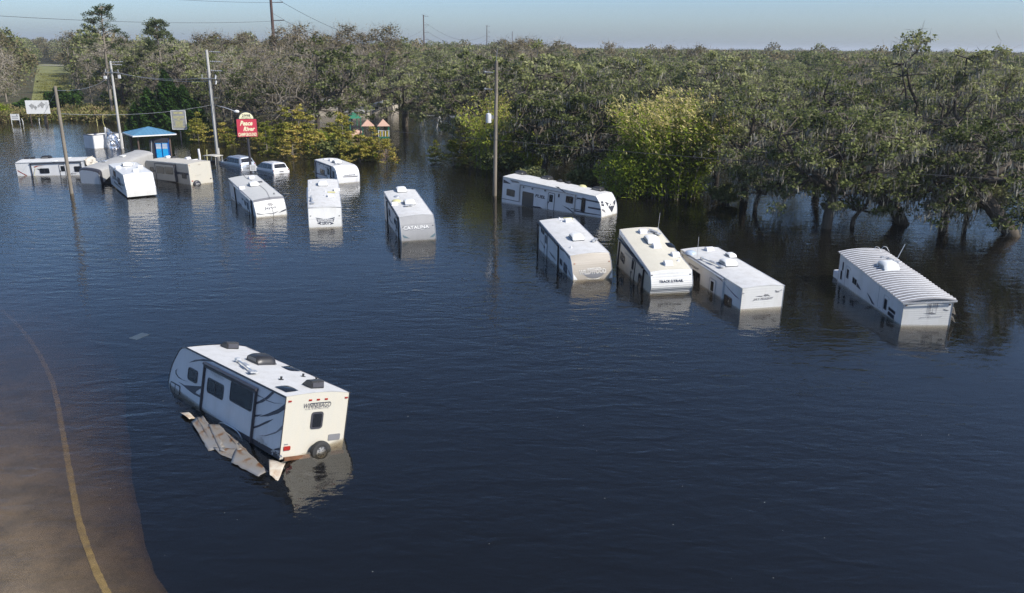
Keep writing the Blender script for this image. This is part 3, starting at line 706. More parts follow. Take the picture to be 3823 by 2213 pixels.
class Trailer:
    def __init__(s, key, label, H=2.4, W=2.44, far=None, ripple=0, side='side', front='white', roof='roofw', name='travel_trailer', trim='alu'):
        sp = SPECS[key]; s.sp = sp; s.H = H; s.W = W; s.L = sp['L']; s.rip = ripple
        ox, oy, oz, ya, pi_, ro = sp['pose']
        rot = Euler((ro, pi_, ya), 'XYZ'); Rm = rot.to_matrix()
        base = Vector((ox, oy, oz)) + Rm @ Vector((-s.L / 2, 0, -H))
        s.root = empty(name, base, rot, label, 'trailer', GT)
        s.sh = Vector((s.L / 2, 0, H))
        s.nx = smooth_profile(sp['prof']) if sp.get('prof') else (lambda z: 0.0)
        s.fx = smooth_profile(far) if far else (lambda z, L=s.L: -L)
        s.sp_prof = sp.get('prof') or [(0, 0), (0, -H)]
        s.far = far
        s.side_m = side; s.front_m = front; s.roof_m = roof; s.trim = trim
        s.shell()
    def b(s, mb, name, mt, parent=None, **k):
        return mb.build(name, M[mt] if isinstance(mt, str) else mt, parent or s.root, shift=s.sh, **k)
    def rx(s, z):                                # ripple of horizontal siding
        if not s.rip: return 0.0
        return s.rip * (0.5 + 0.5 * math.cos(2 * PI * z / 0.115))
    def shell(s):
        H, W = s.H, s.W
        zs = set([0.0, -H]) | set(round(-0.1 * i, 3) for i in range(1, int(H * 10)))
        if s.rip: zs |= set(round(-0.02875 * i, 4) for i in range(1, int(H / 0.02875)))
        if not s.sp.get('prof') and not s.far and not s.rip: zs = {0.0, -0.3, -1.2, -H}
        zs = sorted(zs, reverse=True)
        ys = [W * (k / 10 - 0.5) for k in range(11)]
        crown = lambda y: CR * (1 - (2 * y / W) ** 2)
        def face(fn, sgn):
            P = []
            for z in zs:
                f = max(0.0, 1 + z / 0.3)
                P.append([(fn(z) + sgn * s.rx(z), y, z + crown(y) * f) for y in ys])
            return P
        s.b(MB().grid(face(s.nx, 1)), 'front_panel', s.front_m, smooth=True)
        s.b(MB().grid(face(s.fx, -1)), 'rear_panel', s.side_m if not s.far else s.front_m, smooth=True)
        for sg in (-1, 1):
            P = []
            for z in zs:
                a, c = s.fx(z), s.nx(z)
                n = 6
                P.append([(a + (c - a) * k / n, sg * (W / 2 + s.rx(z)), z) for k in range(n + 1)])
            s.b(MB().grid(P), 'side_wall', s.side_m, smooth=True)
        mb = MB(); z = -H
        mb.box(((s.nx(z) + s.fx(z)) / 2, 0, z + 0.02), (s.nx(z) - s.fx(z) - 0.04, W - 0.04, 0.04))
        s.b(mb, 'floor', 'charcoal')
        mb = MB(); n = 12
        x0, x1 = s.fx(0) - 0.02, s.nx(0) + 0.01
        P = [[(x0 + (x1 - x0) * i / n, y * 1.008, crown(y) + 0.004 + 0.006 * math.sin(i * 2.1 + y * 3)) for y in ys] for i in range(n + 1)]
        mb.grid(P)
        s.b(mb, 'roof', s.roof_m, smooth=True)
        mb = MB()
        for sg in (-1, 1):
            mb.box(((x0 + x1) / 2, sg * (W / 2 + 0.014), -0.012), (x1 - x0, 0.036, 0.055))
        for fn, e in ((s.nx, 0.012), (s.fx, -0.012)):
            for sg in (-1, 1):
                pts = [(fn(z) + e, sg * (W / 2 + 0.006), z) for z in zs[::(4 if s.rip else 1)]]
                mb.tube(pts, 0.02, 4, False)
        s.b(mb, 'edge_trim', s.trim)
    # ---- placement of things on the left wall (y = -W/2)
    def window(s, x0, x1, z0, z1, pane='glass', name='window', r=0.09, mb_parent=None, depth=0.03, split=True):
        y = -s.W / 2 - s.rip
        out = rrect(x0, x1, z0, z1, r); inn = rrect(x0 + .035, x1 - .035, z0 + .035, z1 - .035, r * .7)
        n = len(out); mb = MB()
        vs = [(p[0], y - depth, p[1]) for p in out] + [(p[0], y - depth, p[1]) for p in inn] + [(p[0], y + .01, p[1]) for p in out] + [(p[0], y - depth + .02, p[1]) for p in inn]
        fs = []
        for i in range(n):
            j = (i + 1) % n
            fs += [(i, j, n + j, n + i), (i, j, 2 * n + j, 2 * n + i), (n + i, n + j, 3 * n + j, 3 * n + i)]
        mb.add(vs, fs)
        w = s.b(mb, name, 'charcoal', mb_parent)
        pm = MB().prism(inn, y - depth + .012, y + .005, 'xz')
        if mb_parent is None or mb_parent.parent is None or mb_parent == s.root:
            s.b(pm, 'pane', pane, w)
            if x1 - x0 > 0.75 and split:
                s.b(MB().box(((x0 + x1) / 2, y - depth + .006, (z0 + z1) / 2), (.03, .014, z1 - z0 - .06)), 'divider', 'charcoal', w)
        return w
    def door(s, x0, x1, z0, z1, pane=None, mt=None):
        y = -s.W / 2 - s.rip
        z0 = max(z0, -s.H + .05)
        out = rrect(x0, x1, z0, z1, .1); inn = rrect(x0 + .04, x1 - .04, z0 + .04, z1 - .04, .07)
        d = s.b(MB().prism(inn, y - .022, y + .005, 'xz'), 'door', mt or s.side_m)
        n = len(out)
        vs = [(p[0], y - .035, p[1]) for p in out] + [(p[0], y - .035, p[1]) for p in inn] + [(p[0], y + .005, p[1]) for p in out] + [(p[0], y - .02, p[1]) for p in inn]
        fs = []
        for i in range(n):
            j = (i + 1) % n
            fs += [(i, j, n + j, n + i), (i, j, 2 * n + j, 2 * n + i), (n + i, n + j, 3 * n + j, 3 * n + i)]
        s.b(MB().add(vs, fs), 'door_frame', 'charcoal' if mt is None else 'l', d)
        if pane:
            a, c, e, f = pane
            s.b(MB().prism(rrect(a, c, e, f, .05), y - .04, y - .02, 'xz'), 'pane', 'glass', d)
        s.b(MB().box((x0 + .09, y - .05, (z0 + z1) / 2 - .1), (.05, .05, .14)), 'handle', 'black', d)
        return d
    def graphics(s, decs, cuts=0, lift=0.006):
        for i, (c, p) in enumerate(decs):
            mb = MB()
            for _ in (0,):
                v, f = flat_fill(p, cuts); y = -s.W / 2 - s.rip - lift - 0.001 * (i % 3)
                mb.add([(a, y, b) for a, b in v], f)
            s.b(mb, 'side_graphic', c)
    def front_graphics(s, decs, lift=0.008):
        for i, (c, p) in enumerate(decs):
            mb = MB()
            for _ in (0,):
                v, f = flat_fill(p, 2)
                mb.add([(s.nx(b) + s.rip + lift + 0.001 * (i % 3), a, b) for a, b in v], f)
            s.b(mb, 'front_graphic', c)
    def front_text(s, t, c='d', bold=0.02, shear=0.0, lift=0.014, dx=(0, 0), tilt=0.0, grow=1.0):
        txt, cyy, cz, w, h = t
        vs, fs = text_verts(txt, bold, shear); w *= grow; h *= grow
        mb = MB()
        mb.add([(s.nx(cz + v[1] * h + dx[1] + tilt * v[0] * w) + s.rip + lift, cyy + dx[0] + v[0] * w, cz + dx[1] + v[1] * h + tilt * v[0] * w) for v in vs], fs)
        s.b(mb, 'lettering', c)
    def side_text(s, t, c='d', bold=0.02, shear=0.2, lift=0.012):
        txt, cx, cz, w, h = t
        vs, fs = text_verts(txt, bold, shear)
        s.b(MB().add([(cx + v[0] * w, -s.W / 2 - s.rip - lift, cz + v[1] * h) for v in vs], fs), 'lettering', c)
    def lamp(s, y, z, c='red', w=0.10, h=0.045):
        s.b(MB().box((s.nx(z) + s.rip + .012, y, z), (.03, w, h)), 'marker_light', c, bevel=.006)
    def awning(s, mt='black', tube='black', tr=0.055, down=None, aw=0.075, tubeonly=False):
        arms = s.sp['arm']
        y = -s.W / 2 - s.rip - 0.05
        if len(arms) >= 3:
            (xa, za), (xb, zb) = arms[2]
            s.b(MB().tube([(xa, y - .03, za), (xb, y - .03, zb)], tr, 10), 'awning_roller', tube, smooth=True)
        for (a, b) in (arms[:2] if not tubeonly else []):
            xt = (a[0] + b[0]) / 2 if abs(a[0] - b[0]) < 0.6 else a[0]
            lo = down if down is not None else -s.H + .1
            s.b(MB().box((xt, y, (a[1] + lo) / 2), (aw, .09, abs(a[1] - lo))), 'awning_arm', mt, bevel=.01)
    # ---- roof equipment
    def zc(s, y): return CR * (1 - (2 * y / s.W) ** 2)
    def ac(s, x, y, c='ac', l=0.95, w=0.72, h=0.30, name='air_conditioner'):
        z0 = s.zc(y) + .01; mb = MB(); rows = []
        prof = [(-l / 2, 0), (-l / 2, h * .35), (-l / 2 + .04, h * .72), (-l * .28, h * .98), (l * .1, h), (l * .32, h * .93), (l / 2 - .07, h * .62), (l / 2, h * .18), (l / 2, 0)]
        for k in range(9):
            t = k / 8 * 2 - 1
            e = 1 - abs(t) ** 5 * .22; yy = t * w / 2
            rows.append([(x + px * (1 - abs(t) ** 6 * .05), y + yy, z0 + pz * e) for px, pz in prof])
        mb.grid(rows)
        for k in (0, 8):
            mb.add(rows[k], [tuple(range(len(prof)))])
        o = s.b(mb, name, c, smooth=True)
        s.b(MB().box((x, y, z0 + .02), (l + .03, w + .03, .03)), 'base', 'charcoal', o)
        g = MB()
        for k in range(7):
            for sg in (-1, 1):
                g.box((x - l * .3 + k * l * .09, y + sg * (w / 2 + .003), z0 + h * .45), (.035, .008, h * .4))
        s.b(g, 'grille', 'charcoal' if c != 'black' else 'steel', o)['kind'] = 'stuff'
    def vent(s, x, y, c='vent', w=0.44, h=0.22):
        z0 = s.zc(y) + .008; n = 8
        prof = [(-w / 2, 0)] + [(-w / 2 + w * (1 - math.cos(PI * k / n)) / 2, h * math.sin(PI * k / n) ** .6) for k in range(1, n)] + [(w / 2, 0)]
        mb = MB(); rows = [[(x + px, y + yy, z0 + pz) for px, pz in prof] for yy in (-w / 2, -w / 2 + .02, w / 2 - .02, w / 2)]
        mb.grid(rows); mb.add(rows[0], [tuple(range(len(prof)))]); mb.add(rows[-1], [tuple(range(len(prof)))])
        o = s.b(mb, 'roof_vent', c, smooth=True)
        s.b(MB().box((x, y, z0 + .012), (w + .07, w + .07, .02)), 'flange', c, o)
    def boxvent(s, x, y):                         # open black vent cover with a flat lit face
        z0 = s.zc(y); w = .5
        poly = [(x - .42, 0), (x - .12, .24), (x + .2, .26), (x + .25, 0)]
        mb = MB().prism([(a, z0 + b) for a, b in poly], y - w / 2, y + w / 2, 'xz')
        o = s.b(mb, 'roof_vent', 'black', bevel=.015)
        s.b(MB().box((x + .245, y, z0 + .13), (.02, w - .08, .16), (0, -.18, 0)), 'grille', 'charcoal', o)
    def pipe(s, x, y, c='vent', h=0.11):
        z0 = s.zc(y)
        o = s.b(MB().lathe([(0.001, h), (.04, h), (.045, h * .6), (.035, h * .5), (.035, 0)], 10, c=(x, y, z0)), 'vent_pipe', c)
        s.b(MB().lathe([(0.001, .014), (.09, .012), (.1, 0)], 10, c=(x, y, z0)), 'flange', c, o)
    def flap(s, x, y, c='yellowed', lx=.35, ly=.6, h=.05):
        s.b(MB().box((x, y, s.zc(y) + h / 2), (lx, ly, h)), 'vent_flange', c, bevel=.015)
    def dome(s, x, y, c='yellowed', r=.36, h=.16, sx=1.0):
        s.b(MB().lathe([(0.001, h), (r * .35, h * .96), (r * .7, h * .72), (r * .92, h * .35), (r, 0)], 18, c=(x, y, s.zc(y)), sc=(sx, 1, 1)), 'skylight_dome', c, smooth=True)
    def skylight(s, x, y, lx=.75, ly=.5):
        z = s.zc(y)
        mb = MB(); n = 6; rows = []
        for i in range(n + 1):
            u = i / n * 2 - 1
            rows.append([(x + u * lx / 2, y + v * ly / 2, z + .01 + .07 * (1 - u * u) ** .5 * (1 - v * v) ** .5) for v in [k / n * 2 - 1 for k in range(n + 1)]])
        s.b(mb.grid(rows), 'skylight', 'glass', smooth=True)
    def antenna(s, a, b, c='alu'):
        z = .10
        p, q = Vector((a[0], a[1], s.zc(a[1]) + z)), Vector((b[0], b[1], s.zc(b[1]) + z))
        mb = MB().tube([p, q], .032, 6); d = (q - p).normalized(); n = Vector((-d.y, d.x, 0))
        mid = p.lerp(q, .55)
        mb.box(p, (.16, .16, .12))
        yaw = math.atan2(d.y, d.x)
        mb.box(mid + Vector((0, 0, .05)), (.5, .12, .05), (0, 0, yaw)); mb.box(q, (.30, .26, .05), (0, 0, yaw))
        s.b(mb, 'antenna', c)
    def whip(s, x, y, l=1.3, lean=(0, 0), r=.012):
        z = s.zc(y)
        s.b(MB().tube([(x, y, z), (x + lean[0], y + lean[1], z + l)], r, 5), 'whip_antenna', 'alu')
    def roof(s, kinds):
        """kinds: optional override of unit colours"""
        ant = None
        for k, x, y in s.sp['roof']:
            y = max(-1.08, min(1.08, y))
            if k == 'ac': s.ac(x, y, kinds.get('ac', 'ac'))
            elif k == 'acs': s.ac(x, y - .1, 'ac', .7, .45, .22, 'refrigerator_vent')
            elif k == 'acw': s.ac(x, y, 'ac', 1.0, .8, .3)
            elif k == 'acd': s.ac(x, y, 'black')
            elif k == 'vent':
                (s.boxvent(x, y) if kinds.get('vent') == 'box' else s.vent(x, y, kinds.get('vent', 'vent')))
            elif k == 'vent2': s.vent(x, y, 'black', .4, .2)
            elif k == 'pipe': s.pipe(x, y, kinds.get('pipe', 'vent'))
            elif k == 'flap': s.flap(x, y, kinds.get('flap', 'yellowed'))
            elif k == 'dome': s.dome(x, y)
            elif k == 'domeb': s.dome(x, y, 'bluedome', .36, .2)
            elif k == 'dish': s.dome(x, y, 'alu', .24, .08)
            elif k == 'skylight': s.skylight(x, y)
            elif k == 'antenna': ant = (x, y)
            elif k == 'antenna2': s.antenna(ant, (x, y))
            elif k == 'whip': s.whip(x, y, kinds.get('whip', 1.2), kinds.get('lean', (0, 0)), kinds.get('wr', .012))
def qr(q):
    """bounding rectangle of a measured quad"""
    return ((q[0][0] + q[3][0]) / 2, (q[1][0] + q[2][0]) / 2, (q[2][1] + q[3][1]) / 2, (q[0][1] + q[1][1]) / 2)

# ---- the near trailer, afloat and tilted, rear towards the camera
T = Trailer('winnebago', 'cream ended trailer tilted low in the foreground, torn sheeting trailing along its side', 2.12,
            far=[(-7.60, 0), (-7.85, -.05), (-8.15, -.19), (-8.42, -.5), (-8.68, -.87), (-8.84, -1.25), (-8.90, -1.56), (-8.87, -1.85), (-8.72, -2.12)],
            front='cream', trim='charcoal')
S_ = T.sp
for i, w in enumerate(S_['win']): T.window(*w, r=.12, split=(i == 1))
T.graphics(S_['dec'], 0)
# lower charcoal skirt and dark front cap strip
mb = MB(); mb.prism([(-5.80, -2.02), (0.0, -1.90), (0.0, -2.11), (-5.80, -2.11)], -1.235, -1.22, 'xz'); T.b(mb, 'skirt', 'charcoal')
mb = MB()
zz = [0.02, -.03, -.1, -.2, -.35, -.55, -.8]
mb.grid([[(T.fx(z) - .012, y * 1.01, z + (CR * (1 - (2 * y / 2.44) ** 2)) * max(0, 1 + z / .3)) for y in [2.44 * (k / 8 - .5) for k in range(9)]] for z in zz]); T.b(mb, 'front_cap_trim', 'charcoal')
T.awning('charcoal', 'charcoal', .06, -2.1, .07)
T.b(MB().box((-3.82, -1.27, -.30), (4.0, .07, .13)), 'awning_case', 'charcoal', bevel=.02)
T.side_text(('WINNEBAGO', -4.87, -.43, 1.14, .18), 'd', .004, .18)
x0, x1, z0, z1 = qr(S_['winq'][0]); T.window(x0, x1, z0 + .02, z1, 'side', 'storage_hatch', .06)
# slide-out wall panel standing proud between the two arms
T.b(MB().box((-3.83, -1.226, -1.16), (3.9, .012, 1.75)), 'slide_out_wall', 'side')
# rear wall
def rear_rect(T, q, name, mt, d=.03, r=.09, pane=None):
    ys = sorted([p[0] for p in q]); zs = sorted([p[1] for p in q]); y0, y1, z0, z1 = (ys[0] + ys[1]) / 2, (ys[2] + ys[3]) / 2, (zs[0] + zs[1]) / 2, (zs[2] + zs[3]) / 2
    o = T.b(MB().prism(rrect(y0, y1, z0, z1, r), T.nx((z0 + z1) / 2) - .005, T.nx((z0 + z1) / 2) + d, 'yz'), name, mt)
    if pane: T.b(MB().prism(rrect(y0 + .06, y1 - .06, z0 + .06, z1 - .06, r * .6), d - .002, d + .006, 'yz'), 'pane', pane, o)
    return o
rear_rect(T, S_['nwin'][0], 'window', 'charcoal', .03, .1, 'glass')
rear_rect(T, S_['nwin'][1], 'storage_hatch', 'g', .02, .04)
rear_rect(T, S_['nwin'][2], 'tail_light', 'red', .04, .02)
rear_rect(T, [(-1.10, -1.63), (-.96, -1.63), (-.96, -1.60), (-1.10, -1.60)], 'trim_plate', 'g', .02, .01)
for k, y, z in S_['npt']:
    if k == 'light': T.lamp(y, z, 'red', .12, .055)
T.front_text(('WINNEBAGO', -.006, -.357, 1.06, .17), 'd', .004, .18)
T.front_text(('ULTRALITE', -.0, -.472, .90, .05), 'g', .0, .1)
T.front_graphics(S_['ndec'])
T.roof({'ac': 'black', 'vent': 'box', 'pipe': 'black'})
# spare wheel on its carrier and rear bumper
tx, ty, tz = .24, .17, -1.92
o = T.b(MB().lathe([(.20, -.09), (.30, -.11), (.355, -.09), (.37, -.03), (.37, .03), (.355, .09), (.30, .11), (.20, .09)], 28, 'x', (tx, ty, tz)), 'spare_wheel', 'tyre', smooth=True)
T.b(MB().lathe([(.205, .09), (.19, .04), (.11, .05), (.09, .08), (.001, .085)], 16, 'x', (tx, ty, tz)), 'rim', 'steel', o, smooth=True)
mb = MB()
for k in range(8): mb.lathe([(.024, .012), (.001, .012)], 6, 'x', (tx + .05, ty + .145 * math.cos(k * PI / 4), tz + .145 * math.sin(k * PI / 4)))
for k in range(5): mb.lathe([(.014, .03), (.001, .03)], 6, 'x', (tx + .07, ty + .06 * math.cos(k * PI * .4), tz + .06 * math.sin(k * PI * .4)))
T.b(mb, 'rim_hole', 'black', o)['kind'] = 'stuff'
T.b(MB().box((.1, ty, tz + .02), (.18, .10, .08)), 'wheel_bracket', 'black')
T.b(MB().box((.16, .0, -2.06), (.11, 2.3, .11)), 'bumper', 'rust', bevel=.01)
mb = MB()
mb.tube([(-4.35, -1.25, -2.16), (-4.2, -1.255, -2.05), (-3.9, -1.258, -1.985), (-3.3, -1.258, -1.97), (-2.9, -1.258, -1.985), (-2.65, -1.255, -2.06), (-2.5, -1.25, -2.15)], .022, 6)
T.b(mb, 'wheel_arch', 'alu')
# ripples of moss and dirt blobs near the rear corner
mb = MB(); rr = random.Random(3)
for k in range(34):
    x, z = -1.15 + rr.gauss(0, .22), -1.86 + rr.gauss(0, .07)
    if k > 18: x, z = -.25 + rr.gauss(0, .16), -1.95 + rr.gauss(0, .05)
    q = rr.uniform(.018, .05); mb.prism([(x + q * math.cos(a) * rr.uniform(.6, 1.2), z + q * math.sin(a)) for a in [i * PI / 3 for i in range(6)]], -1.2425, -1.236, 'xz')
T.b(mb, 'mud_splash', 'alu')['kind'] = 'stuff'

# ---- trailer with grey domed nose and big white lettering
T = Trailer('catalina', 'trailer with a grey sloped nose and large white name, alone in mid channel', front='greycap')
S_ = T.sp
T.awning('black', 'black', .05, -2.3)
for w in S_['win']: T.window(*w)
T.window(-4.9, -4.2, -1.25, -.7); T.door(-1.95 + .4, -1.0 + .5, -2.3, -.35, (-1.4, -1.0, -1.2, -.6))
T.graphics([('d', [(-6.8, -.25), (-6.1, -.3), (-6.0, -1.2), (-6.2, -1.25), (-6.25, -.5), (-6.8, -.4)]), ('b', [(-5.2, -1.3), (-4.0, -1.45), (-2.5, -1.35), (-4.0, -1.6), (-5.2, -1.5)])])
T.front_graphics(S_['ndec'])
T.front_text(('CATALINA', -.119, -.665, 1.84, .25), 'd', .035, 0, .010, (.012, -.018))
T.front_text(('CATALINA', -.119, -.665, 1.81, .22), 'w', .008, 0, .016)
T.front_text(('COACHMEN', -.0, -.83, .8, .035), 'w', 0, 0, .014)
for k, y, z in S_['npt'][:2]: T.lamp(y, z, 'charcoal', .09, .05)
mb = MB(); mb.tube([(T.nx(-.47) + .004, y, -.47) for y in (-1.2, 1.2)], .006, 4); T.b(mb, 'cap_seam', 'g')
T.roof({})

# ---- white trailer seen end on
T = Trailer('srv', 'all white trailer seen end on, winged badge low on its nose', front='white')
S_ = T.sp
T.front_graphics(S_['ndec']); T.front_text(S_['ntext'][0], 'w', .01, 0, .02, grow=.9); T.front_text(S_['ntext'][0], 'd', .02, 0, .016, (.012, -.006))
T.front_text(S_['ntext'][1], 'd', .02)
for k, y, z in S_['npt']: T.lamp(y, z, 'charcoal', .1, .05)
mb = MB(); mb.tube([(T.nx(-.80) + .004, y, -.80) for y in (-1.2, 1.2)], .006, 4); T.b(mb, 'cap_seam', 'l')
T.b(MB().box((.0, 0, .0), (.06, 2.46, .03)), 'cap_edge', 'g')
T.roof({})
T.b(MB().tube([(-6.8, -1.30, -.3), (-2.6, -1.30, -.3)], .05, 8), 'awning_roller', 'white', smooth=True)
for x in (-6.7, -2.7): T.b(MB().box((x, -1.28, -1.2), (.07, .07, 1.8)), 'awning_arm', 'side')

# ---- white nosed trailer beside the campground sign
T = Trailer('jayco', 'white nosed trailer with a loose cable over its roof, beside the tall red sign', front='white', roof='roofgrey')
S_ = T.sp
T.awning('black', 'white', .055, -2.3, .10)
for w in S_['win'][:2]: T.window(*w)
T.door(-2.35, -1.65, -2.3, -.38, (-2.2, -1.8, -1.2, -.6))
T.window(-.95, -.6, -1.4, -.6)
T.graphics(S_['dec']); T.front_graphics(S_['ndec'])
T.front_text(('Jayco', -.027, -.655, .97, .26), 'd', .02, .1)
mb = MB(); 
mb.grid([[(T.nx(z) + .01, y, z + (CR * (1 - (2 * y / 2.44) ** 2)) * max(0, 1 + z / .3)) for y in [2.44 * (k / 8 - .5) for k in range(9)]] for z in (.0, -.02, -.05, -.09, -.12)])
T.b(mb, 'cap_strip', 'g')
T.roof({'flap': 'charcoal', 'pipe': 'charcoal'})
T.b(MB().tube([(x, y, T.zc(y) + .02) for x, y in S_['path']] + [(T.nx(-z) + .02, .12 + .02 * z, -z) for z in (.05, .2, .5, .9, 1.3)], .014, 5), 'loose_cable', 'charcoal')

# ---- small trailer by the saplings
T = Trailer('trailmaster', 'short trailer with a rounded ribbed nose, nearest the flooded saplings', ripple=.006, front='side')
S_ = T.sp
T.window(*S_['win'][0]); T.window(*S_['win'][1], name='window')
x0, x1, z0, z1 = qr(S_['winq'][0]); T.door(x0, x1, -2.3, z1, S_['win'][2])
T.awning('charcoal', 'charcoal', .045, -2.2, .09); T.graphics(S_['dec'])
for x, z in S_['sp']: T.b(MB().lathe([(.07, -.012), (.001, -.012)], 10, 'y', (x, -1.235, z)), 'porthole', 'black')
T.front_text(('TRAILMASTER', .138, -.79, 1.3, .13), 'd', .02, 0, .02); T.front_graphics(S_['ndec'], .014)
for k, y, z in S_['npt']: T.lamp(y, z, 'charcoal', .09, .05)
T.roof({'flap': 'ac'})

# ---- beige capped trailer
T = Trailer('wildwood', 'trailer with a beige nose and oval badge, second nearest row behind open water', ripple=.006, front='beige')
T.root['label'] = 'trailer with a beige nose and outlined badge, left of the cream roofed trailer'
S_ = T.sp
T.awning('black', 'black', .055, -2.3, .085)
for w in S_['win'][:1]: T.window(*w)
T.door(-5.75, -5.05, -2.2, -.3, (-5.5, -5.2, -1.0, -.45)); T.window(*S_['win'][2]); T.window(*S_['win'][3])
T.graphics(S_['dec']); T.front_graphics(S_['ndec'])
T.front_text(('WILDWOOD', .015, -.868, 1.66, .26), 'w', .045, 0, .016); T.front_text(('WILDWOOD', .015, -.868, 1.6, .22), 'beige', .0, 0, .022)
T.front_text(S_['ntext'][1], 'w', .02)
for k, y, z in S_['npt']: T.lamp(y, z, 'orange', .09, .05)
T.roof({})

# ---- cream roofed trailer with five lids on its roof
T = Trailer('tracktrail', 'cream roofed trailer with corrugated white front and many roof vents', ripple=.012, roof='cream_roof', side='tan', front='white')
T.L_extra = 0
S_ = T.sp
T.awning('black', 'black', .06, -2.3, .085)
T.window(*S_['win'][0]); x0, x1, z0, z1 = qr(S_['winq'][0]); T.door(x0, x1, -2.2, z1, S_['win'][1])
x0, x1, z0, z1 = qr(S_['winq'][1]); T.window(x0, x1, z0, z1)
T.graphics(S_['dec'][1:]); T.graphics([('w', [(-5.85, -.02), (0.0, -.02), (.05, -.30), (-.3, -.24), (-5.85, -.28)]), ('d', [(-5.8, -.29), (-.35, -.26), (-.3, -.36), (-5.8, -.40)])], 0, .004)
T.front_text(('TRACK', -.43, -.476, .66, .13), 'd', .04, .1, tilt=-.0); T.front_text(('TRAIL', .37, -.476, .60, .13), 'd', .04, .1); T.front_text(('&', .0, -.476, .16, .16), 'g', .02)
for k, y, z in S_['npt']: T.lamp(y, z, 'charcoal', .1, .05)
T.roof({'flap': 'alu', 'whip': 1.2})
T.antenna((-5.2, .5), (-4.7, .85))

# ---- white trailer leaning against it
T = Trailer('jayflight', 'long white trailer with ribbed white front, touching the cream roofed one', ripple=.007)
S_ = T.sp
T.awning('side', 'white', .055, -1.5, .07)
x0, x1, z0, z1 = qr(S_['winq'][0]); T.door(x0, x1, -2.2, z1, S_['win'][0], mt='side')
T.window(*S_['win'][1]); x0, x1, z0, z1 = qr(S_['winq'][1]); T.window(x0, x1, -2.1, z1, name='open_bay', r=.12)
T.graphics(S_['dec']); T.side_text(S_['stext'][0])
T.front_text(('JAY FLIGHT', .052, -.668, 1.21, .15), 'g', .02, .3, tilt=.02); T.front_graphics(S_['ndec'])
for k, y, z in S_['npt']: T.lamp(y, z, 'l', .08, .05)
T.roof({'whip': 1.25})

# ---- trailer with the corrugated metal roof
T = Trailer('ribbed', 'trailer under a shiny corrugated metal roof, rightmost by the leaning oaks', ripple=.005, H=2.35)
S_ = T.sp
for i, q in enumerate(S_['winq']):
    x0, x1, z0, z1 = qr(q)
    T.window(x0, x1, z0, z1, r=.03, depth=.025)
T.graphics([d for d in S_['dec'] if d[0] == 'd'])
for q in S_['dec']:
    if q[0] == 'l':
        x0, x1, z0, z1 = qr(q[1]); T.b(MB().tube([(a, -1.232, c) for a, c in rrect(x0, x1, max(z0, -2.2), z1, .1)] , .012, 4), 'door_outline', 'l')
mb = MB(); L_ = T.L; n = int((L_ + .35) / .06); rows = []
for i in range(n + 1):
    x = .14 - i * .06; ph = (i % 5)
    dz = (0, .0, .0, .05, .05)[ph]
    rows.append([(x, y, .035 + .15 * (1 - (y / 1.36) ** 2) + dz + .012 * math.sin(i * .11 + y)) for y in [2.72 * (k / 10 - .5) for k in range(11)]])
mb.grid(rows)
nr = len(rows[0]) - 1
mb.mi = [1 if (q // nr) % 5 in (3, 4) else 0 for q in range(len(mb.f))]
T.b(mb, 'corrugated_roof', [mat('ribbed_metal_trough', (.20, .20, .21), .5, var=.25, scale=2), mat('painted_crest_glint', (.86, .87, .88), .35, var=.05, scale=2)])  # sun glint on the ribs painted as white crests over darker troughs
mb = MB(); mb.box((.14, 0, .02), (.02, 2.7, .09)); T.b(mb, 'roof_flashing', 'alu')
T.ac(-4.6, .04, 'ac', 1.05, .8, .46); T.antenna((-6.3, .5), (-5.6, 1.0))
T.whip(-6.1, 1.2, 1.0, (.05, .35), .022)
for k in range(2):
    y = .7 + k * .45; T.b(MB().tube([(-7.6, y - .2, .15), (-7.55, y - .05, .42), (-7.5, y + .1, .38), (-7.45, y + .25, .12)], .012, 4), 'wire_loop', 'alu')
mb = MB(); rr = random.Random(5)
for k in range(9):
    y = -.02 + k * .065 + rr.uniform(-.02, .02); z1 = -rr.uniform(.25, .95)
    mb.add([(.013, y - .012, -.03), (.013, y + .012, -.03), (.013, y + .004, z1), (.013, y - .004, z1)], [(0, 1, 2, 3)])
T.b(mb, 'dirt_streak', 'g')['kind'] = 'stuff'
T.front_text(('JAY FLIGHT', .224, -.841, 1.18, .12), 'l', .01, .3); T.front_graphics(S_['ndec'])
for y, z in ((-1.094, -.14), (1.073, -.2)): T.lamp(y, z, 'rust', .1, .05)
T.b(MB().box((-8.35, -.55, -1.62), (1.1, 1.1, .45)), 'rear_platform', 'side', bevel=.02)
T.b(MB().box((-.25, 1.34, -.55), (.5, .02, .42), (.35, 0, .1)), 'peeling_siding', 'beige'); T.b(MB().box((-.2, 1.38, -1.0), (.45, .02, .35), (.5, .1, .1)), 'peeling_siding', 'beige')

# ---- toy hauler behind
T = Trailer('fuel', 'longest trailer, pale sided with black arrow graphics, nose down by the dark oaks', roof='roofw')
S_ = T.sp
for w in S_['win'][:1] + S_['win'][2:5]: T.window(*w, pane='blindglass' if w == S_['win'][0] else 'glass')
T.window(*S_['win'][5], pane='blindglass', name='patio_door')
x0, x1, z0, z1 = qr(S_['winq'][0]); T.door(x0, x1, -2.0, z1, S_['win'][1])
T.graphics(S_['dec']); T.side_text(S_['stext'][0], 'd', .04, .25)
T.awning('steel', 'steel', .035, -1.9, .06)
for x in (-6.83, -5.9, -7.35): T.lamp
for x, z in ((-7.3, -.53), (-6.35, -.5), (-5.0, -.42)): T.b(MB().lathe([(.08, -.06), (.05, -.09), (.001, -.09)], 10, 'y', (x, -1.235, z)), 'speaker', 'black')
T.b(MB().tube([(-4.75, -1.24, -1.45), (-4.75, -1.34, -1.45), (-4.75, -1.34, -1.85), (-4.75, -1.24, -1.85)], .02, 6), 'grab_handle', 'alu')
